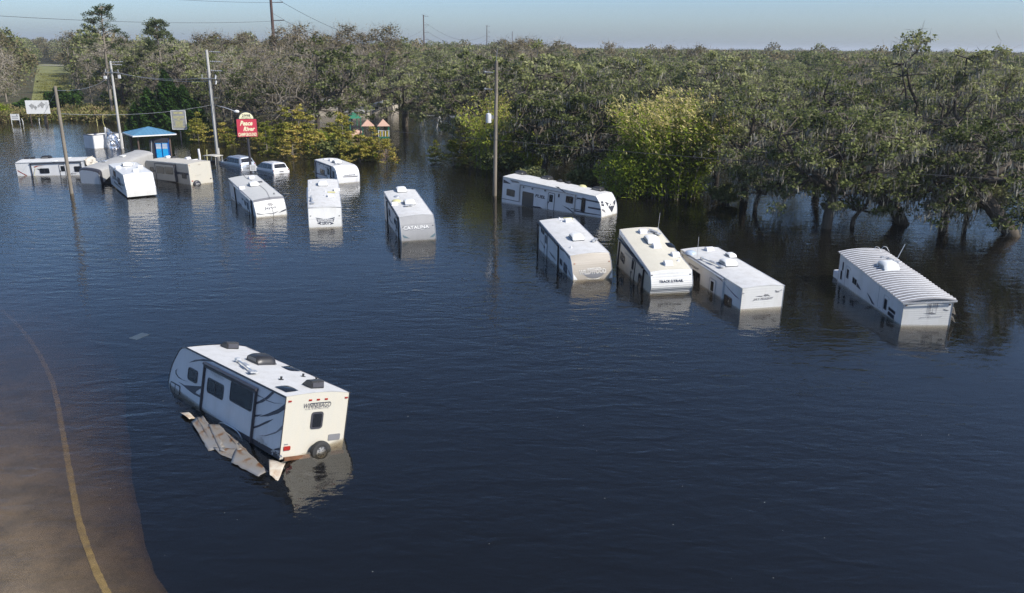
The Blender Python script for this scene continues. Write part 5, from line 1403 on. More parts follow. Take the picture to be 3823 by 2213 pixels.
for c, d in (((-w_ / 2, 0, h_ + .03), (.12, l_ + .04, .06)), ((w_ / 2, 0, h_ + .03), (.12, l_ + .04, .06)), ((0, -l_ / 2, h_ + .03), (w_ - .12, .12, .06)), ((0, l_ / 2, h_ + .03), (w_ - .12, .12, .06))): mb.box(c, d)
mb.build('rim', M['charcoal'], o)
rr = random.Random(12)
mb = MB().grid([[(-w_ / 2 + .06 + (w_ - .12) * i / 8, -l_ / 2 + .06 + (l_ - .12) * j / 14, h_ - .35 + rr.uniform(-.12, .15)) for i in range(9)] for j in range(15)])
mb.build('debris', mat('rotten_debris', (.16, .12, .08), .9, var=.6, scale=8), o)
o = empty('foil_insulation', (-52.4, 106.2, -1.9), (0, 0, R(-10)), 'bulging sheet of crumpled silver foil hanging beside the open white box', 'foil sheet')
rows = []
for i in range(17):
    t = i / 16; row = []
    for k in range(15):
        u = k / 14; a = R(-100 + 185 * u)
        hh = (4.4 - 2.2 * max(0, u - .25) ** 1.3) * (1 if t > 0 else 0)
        r_ = 1.25 * (.9 + .25 * math.sin(t * 5 + u * 4)); z = 0.2 + (hh - .2) * t
        row.append((-.1 + (-1.0 + 2.0 * u) * (1.15 - .25 * t * t) + rr.uniform(-.08, .08), -.75 * math.sin(PI * min(1, u * 1.05)) * (1 - .55 * t ** 3) + rr.uniform(-.10, .10), z + rr.uniform(-.07, .07)))
    rows.append(row)
MB().grid(rows).build('foil', foil, o)
MB().box((-1.1, -.1, 2.3), (.18, .22, 4.5), (0, -.03, 0)).build('frame_post', M['signwhite'], o)
MB().tube([(-1.2, 0, 4.4), (-1.42, 0, 5.1), (-1.36, 0, 6.05)], .03, 5).build('yellow_pole', M['signyellow'], o)

# ---------------------------------------------------------------- golf cart roof
o = empty('golf_cart', (-34.6, 92.4, -1.5), (0, 0, R(-20)), 'cream roofed golf cart sunk to its seat below the tall pale pole', 'golf cart')
MB().grid([[(x, y, 2.45 + .06 * (1 - (x / .95) ** 2) - .05 * abs(y) ** 2) for x in np.linspace(-.95, .95, 8)] for y in np.linspace(-.65, .65, 6)]).build('canopy', M['cream'], o, smooth=True).modifiers.new('s', 'SOLIDIFY').thickness = .07
for x, y in ((-.75, -.55), (-.75, .55), (.75, -.55), (.75, .55)): MB().tube([(x * 1.0, y, 1.0), (x * 1.12 if x > 0 else x * .9, y, 2.42)], .025, 6).build('post', M['side'], o)
MB().box((-.25, 0, 1.62), (.18, 1.1, .35), (0, .15, 0)).build('seat_back', M['black'], o, bevel=.03)
MB().box((-.1, 0, 1.4), (.5, 1.1, .14)).build('seat', M['black'], o, bevel=.03)
MB().tube([(.45, .2, 1.3), (.3, .2, 1.65)], .02, 6).build('steering_column', M['black'], o)
MB().box((0, 0, .95), (2.2, 1.15, .6)).build('body', M['side'], o, bevel=.08)

# ---------------------------------------------------------------- minivans (rear towards the camera)
def van(pose, label, paint):
    ox, oy, oz, ya, pi_, ro = pose
    rot = Euler((ro, pi_, ya), 'XYZ'); H_ = 1.72
    root = empty('minivan', Vector((ox, oy, oz)) + rot.to_matrix() @ Vector((-2.1, 0, -H_)), rot, label, 'van', 'flooded minivans')
    sh = (2.1, 0, H_)
    secs = []      # (x, roof z, belt half width, roof half width) from front to rear
    def ring(x, zt, hwt, hwb, zbelt=-.62, hb=None):
        hb = hb or .93
        zt2 = zt - .05
        pts = [(hb * .96, -1.45), (hb, -1.0), (hb, zbelt - .1), (hb - .03, zbelt)]
        if zt > zbelt + .08: pts += [((hb - .03) * .5 + hwt * .5 + .02, (zbelt + zt2) / 2), (hwt, zt2), (hwt * .8, zt), (hwt * .35, zt + .02)]
        else: pts = pts[:3] + [(hb - .06, zt2 + .0), (hb - .12, zt - .01), (hb * .75, zt), (hb * .5, zt + .01), (hb * .25, zt + .015)]
        return [(x, -y, z) for y, z in pts] + [(x, 0, zt + .025)] + [(x, y, z) for y, z in reversed(pts)]
    R_ = [ring(-4.75, -1.05, .6, .7, hb=.72), ring(-4.6, -.92, .7, .8, hb=.84), ring(-3.95, -.68, .75, .9), ring(-3.6, -.60, .75, .93), ring(-2.65, -.05, .66, .93), ring(-2.3, 0, .68, .93), ring(-1.2, .02, .70, .93), ring(-.3, .0, .70, .92), ring(0, -.03, .69, .91), ring(.28, -.52, .76, .90), ring(.36, -.66, .8, .90), ring(.42, -1.05, .8, .88)]
    b_ = MB().grid(R_); b_.add(R_[-1], [tuple(range(len(R_[-1])))]); b_.add(R_[0], [tuple(range(len(R_[0])))])
    b_.build('body', M[paint], root, smooth=True, shift=sh)
    def quadg(name, pts, mt='glass'):
        mb = MB().add(pts, [tuple(range(len(pts)))]); o = mb.build(name, M[mt], root, shift=sh); 
        return o
    for sgn in (-1, 1):
        def sy(x, z): return sgn * (.925 + (z + .62) / .57 * (-.21) + .012 if z > -.62 else .94)
        for x0, x1, x0t, x1t in ((-3.35, -2.1, -2.62, -2.1), (-2.02, -1.05, -2.02, -1.05), (-.98, -.02, -.98, -.15)):
            quadg('side_window', [(x0, sy(0, -.60), -.60), (x1, sy(0, -.60), -.60), (x1t, sy(0, -.12), -.12), (x0t, sy(0, -.12), -.12)])
        MB().box((.30, sgn * .84, -.85), (.16, .16, .36)).build('tail_light', M['red'], root, bevel=.03, shift=sh)
        MB().box((-3.3, sgn * 1.02, -.62), (.14, .2, .16)).build('mirror', M[paint], root, bevel=.04, shift=sh)
        MB().tube([(-2.2, sgn * .56, .07), (-1.9, sgn * .56, .09), (-.4, sgn * .56, .09), (-.2, sgn * .56, .06)], .018, 6).build('roof_rail', M['black'], root, shift=sh)
        MB().tube([(-3.6, sgn * .948, -.92), (.2, sgn * .938, -.92)], .02, 4).build('side_moulding', M['g'], root, shift=sh)
    quadg('rear_window', [(.065, -.60, -.10), (.065, .60, -.10), (.30, .70, -.52), (.30, -.70, -.52)])
    MB().tube([(.30, 0, -.52), (.20, -.3, -.30)], .012, 4).build('wiper', M['black'], root, shift=sh)
    quadg('windscreen', [(-3.50, -.72, -.54), (-3.50, .72, -.54), (-2.68, .6, -.05), (-2.68, -.6, -.05)])
    MB().box((.41, 0, -.90), (.03, .5, .14)).build('licence_plate', M['g'], root, shift=sh)
    MB().box((.40, 0, -1.18), (.16, 1.74, .2)).build('bumper', M['g'], root, bevel=.04, shift=sh)
    MB().tube([(-.35, 0, 0), (-.42, 0, .2)], .01, 4).build('antenna', M['black'], root, shift=sh)
M['silver'] = mat('silver_blue_paint', (.40, .44, .50), .3, .3, var=.1)
M['whitepaint'] = mat('white_car_paint', (.72, .73, .75), .3, var=.08)
van((-25.203, 86.129, 1.02, -.80, -.03, -.01), 'white minivan up to its rear lights in water, right of the sign post', 'whitepaint')
van((-30.118, 90.227, 1.04, -.72, .0, .03), 'silver blue minivan half sunk, left of the sign post', 'silver')

# ---------------------------------------------------------------- playground, pavilion, flooded cabins beyond
def pyramid(root, c, s, ze, za, mt, posts='woodpost', pz=-1.9, yaw=0, name='roof'):
    z0 = root.location.z
    pts = [(c[0] - s, c[1] - s, ze - z0), (c[0] + s, c[1] - s, ze - z0), (c[0] + s, c[1] + s, ze - z0), (c[0] - s, c[1] + s, ze - z0), (c[0], c[1], za - z0)]
    MB().add(pts, [(0, 1, 4), (1, 2, 4), (2, 3, 4), (3, 0, 4), (3, 2, 1, 0)]).build(name, M[mt], root)
    for x in (-s * .8, s * .8):
        for y in (-s * .8, s * .8): MB().box((c[0] + x, c[1] + y, (ze + pz) / 2 - z0), (.12, .12, ze - pz)).build('post', M[posts], root)
o = empty('playground_tower', (-19.6, 122, -1.9), (0, 0, R(12)), 'play tower with a salmon pyramid roof and yellow and white rail', 'playground tower', 'playground towers')
pyramid(o, (0, 0), .95, 1.75, 2.75, 'salmon', 'green')
MB().box((0, 0, 1.95), (1.6, 1.6, .12)).build('deck', M['green'], o)
for k in range(7): MB().box((-.75 + k * .25, -.86, 2.55), (.11, .05, .85)).build('rail_slat', M['yellow' if k % 2 else 'signwhite'], o)
MB().box((0, -.86, 3.0), (1.7, .07, .07)).build('rail_top', M['signwhite'], o)
o = empty('playground_tower', (-22.3, 124, -1.9), (0, 0, R(12)), 'play tower with a salmon roof behind yellow saplings, beside the tube slide', 'playground tower', 'playground towers')
pyramid(o, (0, 0), 1.0, 1.55, 2.5, 'salmon', 'green')
MB().tube([(-.9, 0, 2.7), (-1.6, -.3, 2.5), (-2.4, -.8, 1.9), (-3.0, -1.1, 1.2)], .42, 12, False).build('tube_slide', M['salmon'], o, smooth=True)
o = empty('playground_tower', (-26.6, 135, -1.9), (0, 0, R(30)), 'far play tower with a green tent shaped roof', 'playground tower', 'playground towers')
pyramid(o, (0, 0), 1.15, 1.75, 2.75, 'green', 'green'); MB().box((0, 0, 2.2), (1.8, 1.8, .2)).build('deck', M['black'], o)
o = empty('swing_frame', (-12.6, 138, -1.9), (0, 0, R(15)), 'white A frame of a swing standing in water by the middle oak', 'swing')
for s1 in (-1, 1): MB().tube([(s1 * .9, 0, 0), (0, 0, 4.0)], .05, 6).build('leg', M['signwhite'], o)
MB().tube([(0, 0, 3.9), (-2.6, 1.2, 3.9)], .05, 6).build('top_bar', M['signwhite'], o)
for s1 in (-1, 1): MB().tube([(-2.6 + s1 * .9, 1.2, 0), (-2.6, 1.2, 4.0)], .05, 6).build('leg', M['signwhite'], o)
o = empty('pavilion', (-8.6, 144, -1.9), (0, 0, R(10)), 'pavilion with a weathered grey roof standing in water beside the green bamboo', 'pavilion')
pyramid(o, (0, 0), 2.6, 1.4, 2.5, 'greybody', 'green')
for i, (x, y, w_, l_, h_, c, l2) in enumerate([(-38, 165, 5.5, 9, 2.9, 'roofgrey', 'flooded grey roofed cabin largest among the trees behind the play towers'), (-30.5, 160, 4, 7, 1.6, 'greybody', 'low flooded cabin with a dull grey roof right of the largest cabin'), (-26.5, 168, 4.2, 6, 2.6, 'salmon', 'flooded cabin with tan wall and white roof edge behind the green play roof'), (-43, 172, 4, 7, 2.4, 'roofgrey', 'pale roofed cabin half hidden left of the largest cabin'), (17, 100, 4, 6, 3.0, 'greybody', 'grey roof glimpsed between the dark oaks and the bamboo')]):
    o = empty('cabin', (x, y, -1.9), (0, 0, R(8 - i * 7)), l2, 'cabin', 'flooded cabins in the trees')
    MB().box((0, 0, (h_ + 1.3) / 2), (w_, l_, h_ + 1.3)).build('wall', M['tan' if i != 3 else 'side'], o)
    MB().prism([(-w_ / 2 - .3, h_ + 1.3), (w_ / 2 + .3, h_ + 1.3), (0, h_ + 1.95)], -l_ / 2 - .2, l_ / 2 + .2, 'xz').build('roof', M[c if c != 'salmon' else 'side'], o)
    wn = MB().box((-w_ * .22, -l_ / 2 - .02, h_ + .6), (.9, .06, .7)).build('window', M['signwhite'], o); MB().box((-w_ * .22, -l_ / 2 - .055, h_ + .6), (.76, .02, .56)).build('pane', M['glass'], wn)
# floating board
o = MB().box((0, 0, 0), (.50, .78, .02)).build('floating_board', mat('wet_grey_board', (.05, .07, .09), .5), bevel=.008)
o.location = (-17.4, 35.0, .002); o.rotation_euler = (.01, .0, R(-24)); tag(o, 'thin grey board floating alone between the road line and the near trailer', 'board')
# small drifting leaves and foam flecks
rr = random.Random(21); mb = MB()
for k in range(45):
    y = rr.uniform(16, 40); x = rr.uniform(-.62, .62) * y; q = rr.uniform(.006, .013)
    a = rr.uniform(0, 6); mb.add([(x + q * math.cos(a + i * 1.57) * (1 if i % 2 else 2), y + q * math.sin(a + i * 1.57), .004) for i in range(4)], [(0, 1, 2, 3)])
tag(mb.build('drifting_flecks', mat('fleck', (.42, .40, .34), .8)), 'pale leaf flecks scattered on the near dark water', 'flotsam', kind='stuff')

# ---------------------------------------------------------------- thin autumn haze over the whole scene
hz = bpy.data.materials.new('air_haze'); hz.use_nodes = True; t = hz.node_tree; t.nodes.clear()
pv = t.nodes.new('ShaderNodeVolumePrincipled'); pv.inputs['Color'].default_value = (.82, .88, .95, 1); pv.inputs['Density'].default_value = HAZE; pv.inputs['Anisotropy'].default_value = .2
oo = t.nodes.new('ShaderNodeOutputMaterial'); t.links.new(pv.outputs[0], oo.inputs['Volume'])
if HAZE: tag(MB().box((0, 4600, 20), (11000, 10000, 54)).build('haze', hz), kind='stuff')
# ---------------------------------------------------------------- vegetation
def leaf_mat(name, cols, trans=.35, rough=.6, hue=.0):
    """leaf colour varies from leaf to leaf and from tree to tree"""
    mt = bpy.data.materials.new(name); mt.use_nodes = True
    t = mt.node_tree; t.nodes.clear(); N, L = t.nodes, t.links
    out = N.new('ShaderNodeOutputMaterial')
    geo = N.new('ShaderNodeNewGeometry'); oi = N.new('ShaderNodeObjectInfo')
    tc = N.new('ShaderNodeTexCoord'); nz = N.new('ShaderNodeTexNoise'); nz.inputs['Scale'].default_value = .55; nz.inputs['Detail'].default_value = 3
    L.new(tc.outputs['Object'], nz.inputs['Vector'])
    a = N.new('ShaderNodeMath'); a.operation = 'MULTIPLY_ADD'; a.inputs[1].default_value = .45; L.new(geo.outputs['Random Per Island'], a.inputs[0])
    b = N.new('ShaderNodeMath'); b.operation = 'MULTIPLY_ADD'; b.inputs[1].default_value = .9; b.inputs[2].default_value = -.40; L.new(nz.outputs[0], b.inputs[0])
    L.new(b.outputs[0], a.inputs[2])
    c = N.new('ShaderNodeMath'); c.operation = 'MULTIPLY_ADD'; c.inputs[1].default_value = .55; L.new(oi.outputs['Random'], c.inputs[0]); L.new(a.outputs[0], c.inputs[2])
    cr = N.new('ShaderNodeValToRGB'); e = cr.color_ramp.elements
    e[0].position = .15; e[0].color = (*cols[0], 1); e[1].position = .95; e[1].color = (*cols[-1], 1)
    for i, q in enumerate(cols[1:-1]):
        x = e.new(.15 + .8 * (i + 1) / (len(cols) - 1)); x.color = (*q, 1)
    L.new(c.outputs[0], cr.inputs[0])
    d = N.new('ShaderNodeBsdfDiffuse'); tl = N.new('ShaderNodeBsdfTranslucent'); ms = N.new('ShaderNodeMixShader'); ms.inputs[0].default_value = trans
    L.new(cr.outputs[0], d.inputs[0]); L.new(cr.outputs[0], tl.inputs[0]); L.new(d.outputs[0], ms.inputs[1]); L.new(tl.outputs[0], ms.inputs[2])
    L.new(ms.outputs[0], out.inputs['Surface'])
    return mt
V = {}
V['oak'] = leaf_mat('oak_leaves', [(.045, .060, .022), (.145, .170, .060), (.250, .270, .110), (.35, .355, .18)])
V['moss'] = leaf_mat('spanish_moss', [(.17, .16, .13), (.29, .275, .225), (.40, .38, .32)], .3)
V['bark'] = mat('oak_bark', (.095, .078, .06), .95, var=.5, scale=2.5, streak=True)
V['twig'] = leaf_mat('bare_twigs', [(.18, .15, .12), (.30, .26, .21), (.44, .40, .34)], .15)
V['dry'] = leaf_mat('sparse_brown_leaves', [(.10, .09, .045), (.18, .155, .08), (.27, .22, .13)])
V['cypress'] = leaf_mat('sapling_leaves', [(.10, .13, .02), (.26, .26, .05), (.44, .38, .09), (.48, .34, .12)])
V['cedar'] = leaf_mat('cedar_leaves', [(.022, .045, .012), (.05, .10, .022), (.10, .165, .04)], .25)
V['bamboo'] = leaf_mat('bamboo_leaves', [(.13, .18, .022), (.32, .39, .050), (.52, .55, .11)], .45)
V['bamboo_dry'] = leaf_mat('bamboo_dry_leaves', [(.30, .27, .08), (.50, .43, .15), (.62, .54, .25)], .4)
V['pine'] = leaf_mat('pine_needles', [(.05, .07, .03), (.10, .125, .055), (.16, .18, .09)])
V['reed'] = leaf_mat('marsh_leaves', [(.08, .12, .025), (.16, .20, .05), (.27, .24, .10), (.30, .23, .13)], .35)
V['grass'] = leaf_mat('lane_grass', [(.10, .13, .03), (.17, .19, .05), (.23, .22, .08)], .3)
V['barkpale'] = mat('pale_bark', (.24, .21, .17), .95, var=.4, scale=2.5, streak=True)

def np_mesh(name, verts, nquad, mt, tri=False):
    me = bpy.data.meshes.new(name); k = 3 if tri else 4
    me.vertices.add(len(verts)); me.vertices.foreach_set('co', np.asarray(verts, dtype=np.float32).ravel())
    me.loops.add(nquad * k); me.loops.foreach_set('vertex_index', np.arange(nquad * k, dtype=np.int32))
    me.polygons.add(nquad); me.polygons.foreach_set('loop_start', np.arange(0, nquad * k, k, dtype=np.int32))
    me.materials.append(mt); me.update(); me.validate()
    return me
def unit(v): return v / (np.linalg.norm(v, axis=1, keepdims=True) + 1e-9)
def leaf_quads(c, size, rng, aspect=1.0, up=.5, droop=None):
    """diamond shaped leaf clusters around points c"""
    n = len(c); nrm = rng.normal(size=(n, 3)); nrm[:, 2] = np.abs(nrm[:, 2]) + up; nrm = unit(nrm)
    a = rng.normal(size=(n, 3)) if droop is None else rng.normal(size=(n, 3)) * .35 + np.asarray(droop)
    a = unit(a - nrm * np.sum(a * nrm, 1, keepdims=True)); b = np.cross(nrm, a)
    s = (size * rng.uniform(.6, 1.3, n))[:, None]; a = a * s * aspect; b = b * s
    f = rng.uniform(-.25, .25, (n, 1))
    return np.stack([c - a, c + b * .8 + a * f, c + a, c - b * .8 - a * f], 1).reshape(-1, 3)
def strips(p0, p1, w, rng):
    """thin tapering blades from p0 to p1"""
    n = len(p0); d = unit(p1 - p0); s = unit(np.cross(d, rng.normal(size=(n, 3)))) * (w if np.ndim(w) else np.full(n, w))[:, None]
    mid = (p0 + p1) / 2 + rng.normal(size=(n, 3)) * .06 * np.linalg.norm(p1 - p0, axis=1, keepdims=True)
    return np.stack([p0 - s, mid + s * .8, p1 + s * .2, mid - s * .8], 1).reshape(-1, 3)

def skeleton(rng, h, Rr, nl, ntip, fork=.28, lean=None, rtrunk=.42, dome=.55, base=-2.1):
    """trunk, limbs and branches ending on a lumpy dome; returns polylines with radii and the tips"""
    lines = []
    if lean is None:
        top = np.array([rng.uniform(-.6, .6), rng.uniform(-.6, .6), h * fork])
        tr = [np.array([0, 0, base]), np.array([top[0] * .3, top[1] * .3, top[2] * .4]), top]
    else:
        tr = [np.array(p, float) for p in lean]; top = tr[-1]
    rad = np.linspace(rtrunk, rtrunk * .68, len(tr)); lines.append((tr, list(rad)))
    pts = [top]; prad = [rtrunk * .5]
    lump = rng.uniform(0, 6.28, 4)
    az0 = rng.uniform(0, 6.28)
    for i in range(nl):
        az = az0 + 6.283 * i / nl + rng.uniform(-.35, .35); rr_ = Rr * (rng.uniform(.55, .85) if i else .1)
        e = np.array([top[0] * .6 + rr_ * math.cos(az), top[1] * .6 + rr_ * math.sin(az), h * (rng.uniform(.5, .8) if i else .9)])
        n = 6; pl = [top]
        for k in range(1, n + 1):
            t = k / n; p = top * (1 - t) + e * t; p = p + np.array([rng.normal(0, .35), rng.normal(0, .35), (t * (1 - t)) * rng.uniform(-1.2, 1.0) * 2]) * (1 if k < n else .3)
            pl.append(p)
        r0 = rtrunk * rng.uniform(.45, .6)
        lines.append((pl, list(np.linspace(r0, .06, n + 1))))
        pts += pl[2:]; prad += [.08] * (n - 1)
    P = np.array(pts); tips = []
    for k in range(ntip):
        az = rng.uniform(0, 6.283); u = math.sqrt(rng.uniform(0, 1)); rad_ = Rr * u * (1 + .13 * math.sin(3 * az + lump[0]) + .09 * math.sin(5 * az + lump[1]))
        zt = h * (dome + (1 - dome) * math.sqrt(max(0, 1 - u * u)) * (.88 + .14 * math.sin(2.3 * rad_ * math.cos(az) / 2 + lump[2]) * math.sin(2.1 * rad_ * math.sin(az) / 2 + lump[3])))
        if rng.uniform() < .42: zt *= rng.uniform(.28, .85)
        tip = np.array([top[0] * .6 + rad_ * math.cos(az), top[1] * .6 + rad_ * math.sin(az), zt])
        d = np.linalg.norm(P - tip, axis=1) + np.maximum(0, P[:, 2] - tip[2]) * 1.2; j = int(np.argmin(d)); q = P[j]
        m = (q + tip) / 2 + rng.normal(size=3) * .25
        lines.append(([q, m, tip], [.065, .04, .015])); tips.append(tip)
    return lines, np.array(tips)
def wood_mesh(name, lines, mt, sides=6):
    mb = MB()
    for pl, rad in lines:
        mb.tube(pl, rad, sides if rad[0] > .12 else 4, False)
    me = bpy.data.meshes.new(name); me.from_pydata([tuple(v) for v in mb.v], [], mb.f); me.materials.append(mt)
    me.polygons.foreach_set('use_smooth', [True] * len(me.polygons)); me.update()
    return me
def clump(tips, per, rc, rng, flat=.55):
    n = len(tips) * per; c = np.repeat(tips, per, 0); r = rc * rng.uniform(.75, 1.3, len(tips)).repeat(per)
    d = unit(rng.normal(size=(n, 3))) * (rng.uniform(0, 1, n) ** .45 * r)[:, None]; d[:, 2] *= flat
    return c + d

def oak_meshes(seed, h, Rr, ntip=80, per=70, leaf=.17, lean=None, rtrunk=.42, moss=520, twig=260, nl=7, rc=1.0, dome=.40, fork=.28, sides=6):
    rng = np.random.default_rng(seed)
    lines, tips = skeleton(rng, h, Rr, nl, ntip, fork, lean, rtrunk, dome)
    tr = wood_mesh('trunk', lines, V['bark'], sides)
    keep = tips[rng.uniform(size=len(tips)) < .86]
    c = clump(keep, per, rc, rng)
    lv = np_mesh('crown', leaf_quads(c, leaf, rng), len(c), V['oak'])
    src = clump(tips, max(1, moss // len(tips)), rc * .9, rng, .4); ln = rng.uniform(.15, 1.0, len(src)) ** 1.3
    e = src.copy(); e[:, 2] -= ln; e[:, :2] += rng.normal(size=(len(src), 2)) * .06
    ms = np_mesh('spanish_moss', strips(src, e, rng.uniform(.03, .10, len(src)), rng), len(src), V['moss'])
    s2 = tips[rng.integers(0, len(tips), twig)] + rng.normal(size=(twig, 3)) * .4; e2 = s2 + unit(rng.normal(size=(twig, 3)) + np.array([0, 0, .8])) * rng.uniform(.5, 1.5, twig)[:, None]
    tw = np_mesh('bare_twigs', strips(s2, e2, .022, rng), twig, V['twig'])
    return [('trunk', tr), ('crown', lv), ('spanish_moss', ms), ('bare_twigs', tw)]
def bare_meshes(seed, h, Rr, leaf_n=900, ntip=70, twig=1700, dome=.45, col='dry', leaf=.15):
    rng = np.random.default_rng(seed)
    lines, tips = skeleton(rng, h, Rr, 6, ntip, .35, None, .26, dome)
    tr = wood_mesh('trunk', lines, V['barkpale'], 5)
    i = rng.integers(0, len(tips), twig); s = tips[i] + rng.normal(size=(twig, 3)) * np.array([.6, .6, .5]); e = s + unit(rng.normal(size=(twig, 3)) + np.array([0, 0, .9])) * rng.uniform(.5, 1.6, twig)[:, None]
    tw = np_mesh('bare_twigs', strips(s, e, rng.uniform(.016, .034, twig), rng), twig, V['twig'])
    c = clump(tips, max(2, leaf_n // len(tips)), 1.0, rng, .8)
    lv = np_mesh('crown', leaf_quads(c, leaf, rng), len(c), V[col])
    return [('trunk', tr), ('bare_twigs', tw), ('crown', lv)]
def pine_meshes(seed, h, spread=3.2, lower=.55):
    rng = np.random.default_rng(seed); lines = []; top = np.array([.4, .2, h])
    lines.append(([np.array([0, 0, -1.0]), np.array([.15, .1, h * .5]), top], [.30, .22, .08])); tips = []
    for k in range(52):
        z = h * rng.uniform(lower, 1.0); az = rng.uniform(0, 6.28); f = (z / h - lower) / (1 - lower); r = spread * (1.15 - .75 * f) * rng.uniform(.45, 1.05)
        q = np.array([.3, .15, z]); t = q + np.array([r * math.cos(az), r * math.sin(az), rng.uniform(.1, .9) * r * .5]); m_ = (q + t) / 2 + rng.normal(size=3) * .15
        lines.append(([q, m_, t], [.075, .05, .02])); tips += [t, m_ * .4 + t * .6] if rng.uniform() < .6 else [t]
    tips = np.array(tips); c = clump(tips, 75, .72, rng, .6)
    return [('trunk', wood_mesh('trunk', lines, V['barkpale'], 5)), ('crown', np_mesh('crown', leaf_quads(c, .11, rng), len(c), V['pine']))]
def sapling_meshes(seed, h, r, n=1500, col='cypress', leaf=.085):
    rng = np.random.default_rng(seed); lines = [([np.array([0, 0, -2.0]), np.array([0, 0, h])], [.07, .015])]; tips = []
    for k in range(46):
        z = h * rng.uniform(.0, .97); az = rng.uniform(0, 6.28); q = r * (1 - z / h) ** .7 * rng.uniform(.5, 1.1) + .15
        a = np.array([0, 0, z]); b = np.array([q * math.cos(az), q * math.sin(az), z + rng.uniform(-.1, .5) * q]); lines.append(([a, b], [.02, .008]))
        for f in (.45, .75, 1.0): tips.append(a + (b - a) * f)
    tips = np.array(tips); c = clump(tips, max(1, n // len(tips)), .30, rng, .5); c = c[c[:, 2] > .03]
    return [('trunk', wood_mesh('trunk', lines, V['barkpale'], 4)), ('foliage', np_mesh('foliage', leaf_quads(c, leaf, rng, 1.2, .8), len(c), V[col]))]
def bush_meshes(seed, h, r, n=2600, col='cedar', leaf=.16):
    rng = np.random.default_rng(seed); cs = []
    for k in range(16):
        a = rng.uniform(0, 6.28); q = r * math.sqrt(rng.uniform()); cs.append((q * math.cos(a), q * math.sin(a), h * rng.uniform(.25, .8) * (1.15 - .6 * q / r)))
    tips = np.array(cs); lines = [([np.array([0, 0, -2.0]), t * .6, t], [.08, .05, .02]) for t in tips]
    c = clump(tips, n // 16, r * .42, rng, .8); c = c[c[:, 2] > .0]
    return [('trunk', wood_mesh('trunk', lines, V['bark'], 4)), ('foliage', np_mesh('foliage', leaf_quads(c, leaf, rng), len(c), V[col]))]
def bamboo_meshes(seed, h, r, culms=110, per=95, dry=.55, spread=.42):
    rng = np.random.default_rng(seed); lines = []; cen = []
    for k in range(culms):
        a = rng.uniform(0, 6.28); q = r * math.sqrt(rng.uniform()); b = np.array([q * math.cos(a), q * math.sin(a), -2.0])
        hh = h * rng.uniform(.55, 1.05) * (1 - .25 * q / r); o = (q / r * .7 + .25) * hh * spread
        d = np.array([math.cos(a + rng.normal(0, .5)), math.sin(a + rng.normal(0, .5)), 0]); pl = []
        for i in range(7):
            t = i / 6; pl.append(b + np.array([0, 0, (hh + 2) * (t - .22 * t ** 4)]) + d * o * t ** 2.3)
        lines.append((pl, list(np.linspace(.045, .012, 7))))
        for i in range(per):
            t = rng.uniform(.22, 1.0); j = min(int(t * 6), 5); f = t * 6 - j; cen.append(pl[j] * (1 - f) + pl[j + 1] * f)
    cen = np.array(cen); c = cen + rng.normal(size=cen.shape) * np.array([.38, .38, .32]); c = c[c[:, 2] > .05]
    isdry = (c[:, 2] / h + rng.normal(0, .17, len(c))) > dry
    g, d_ = c[~isdry], c[isdry]
    dr = (.3, .3, -.9)
    return [('culms', wood_mesh('culms', lines, V['barkpale'], 4)), ('green_foliage', np_mesh('green_foliage', leaf_quads(g, .095, rng, 2.0, .6, dr), len(g), V['bamboo'])), ('yellow_foliage', np_mesh('yellow_foliage', leaf_quads(d_, .085, rng, 2.2, .6, dr), len(d_), V['bamboo_dry']))]

def plant(parts, name, loc, rz, sc, label, cat='tree', group=None):
    e = empty(name, loc, (0, 0, rz), label, cat, group); e.scale = (sc[0], sc[1], sc[2]) if hasattr(sc, '__len__') else (sc, sc, sc)
    for n, me in parts:
        o = bpy.data.objects.new(n, me); COL.objects.link(o); o.parent = e
        if n != 'trunk': o['kind'] = 'stuff'
    return e
rs = random.Random(77)
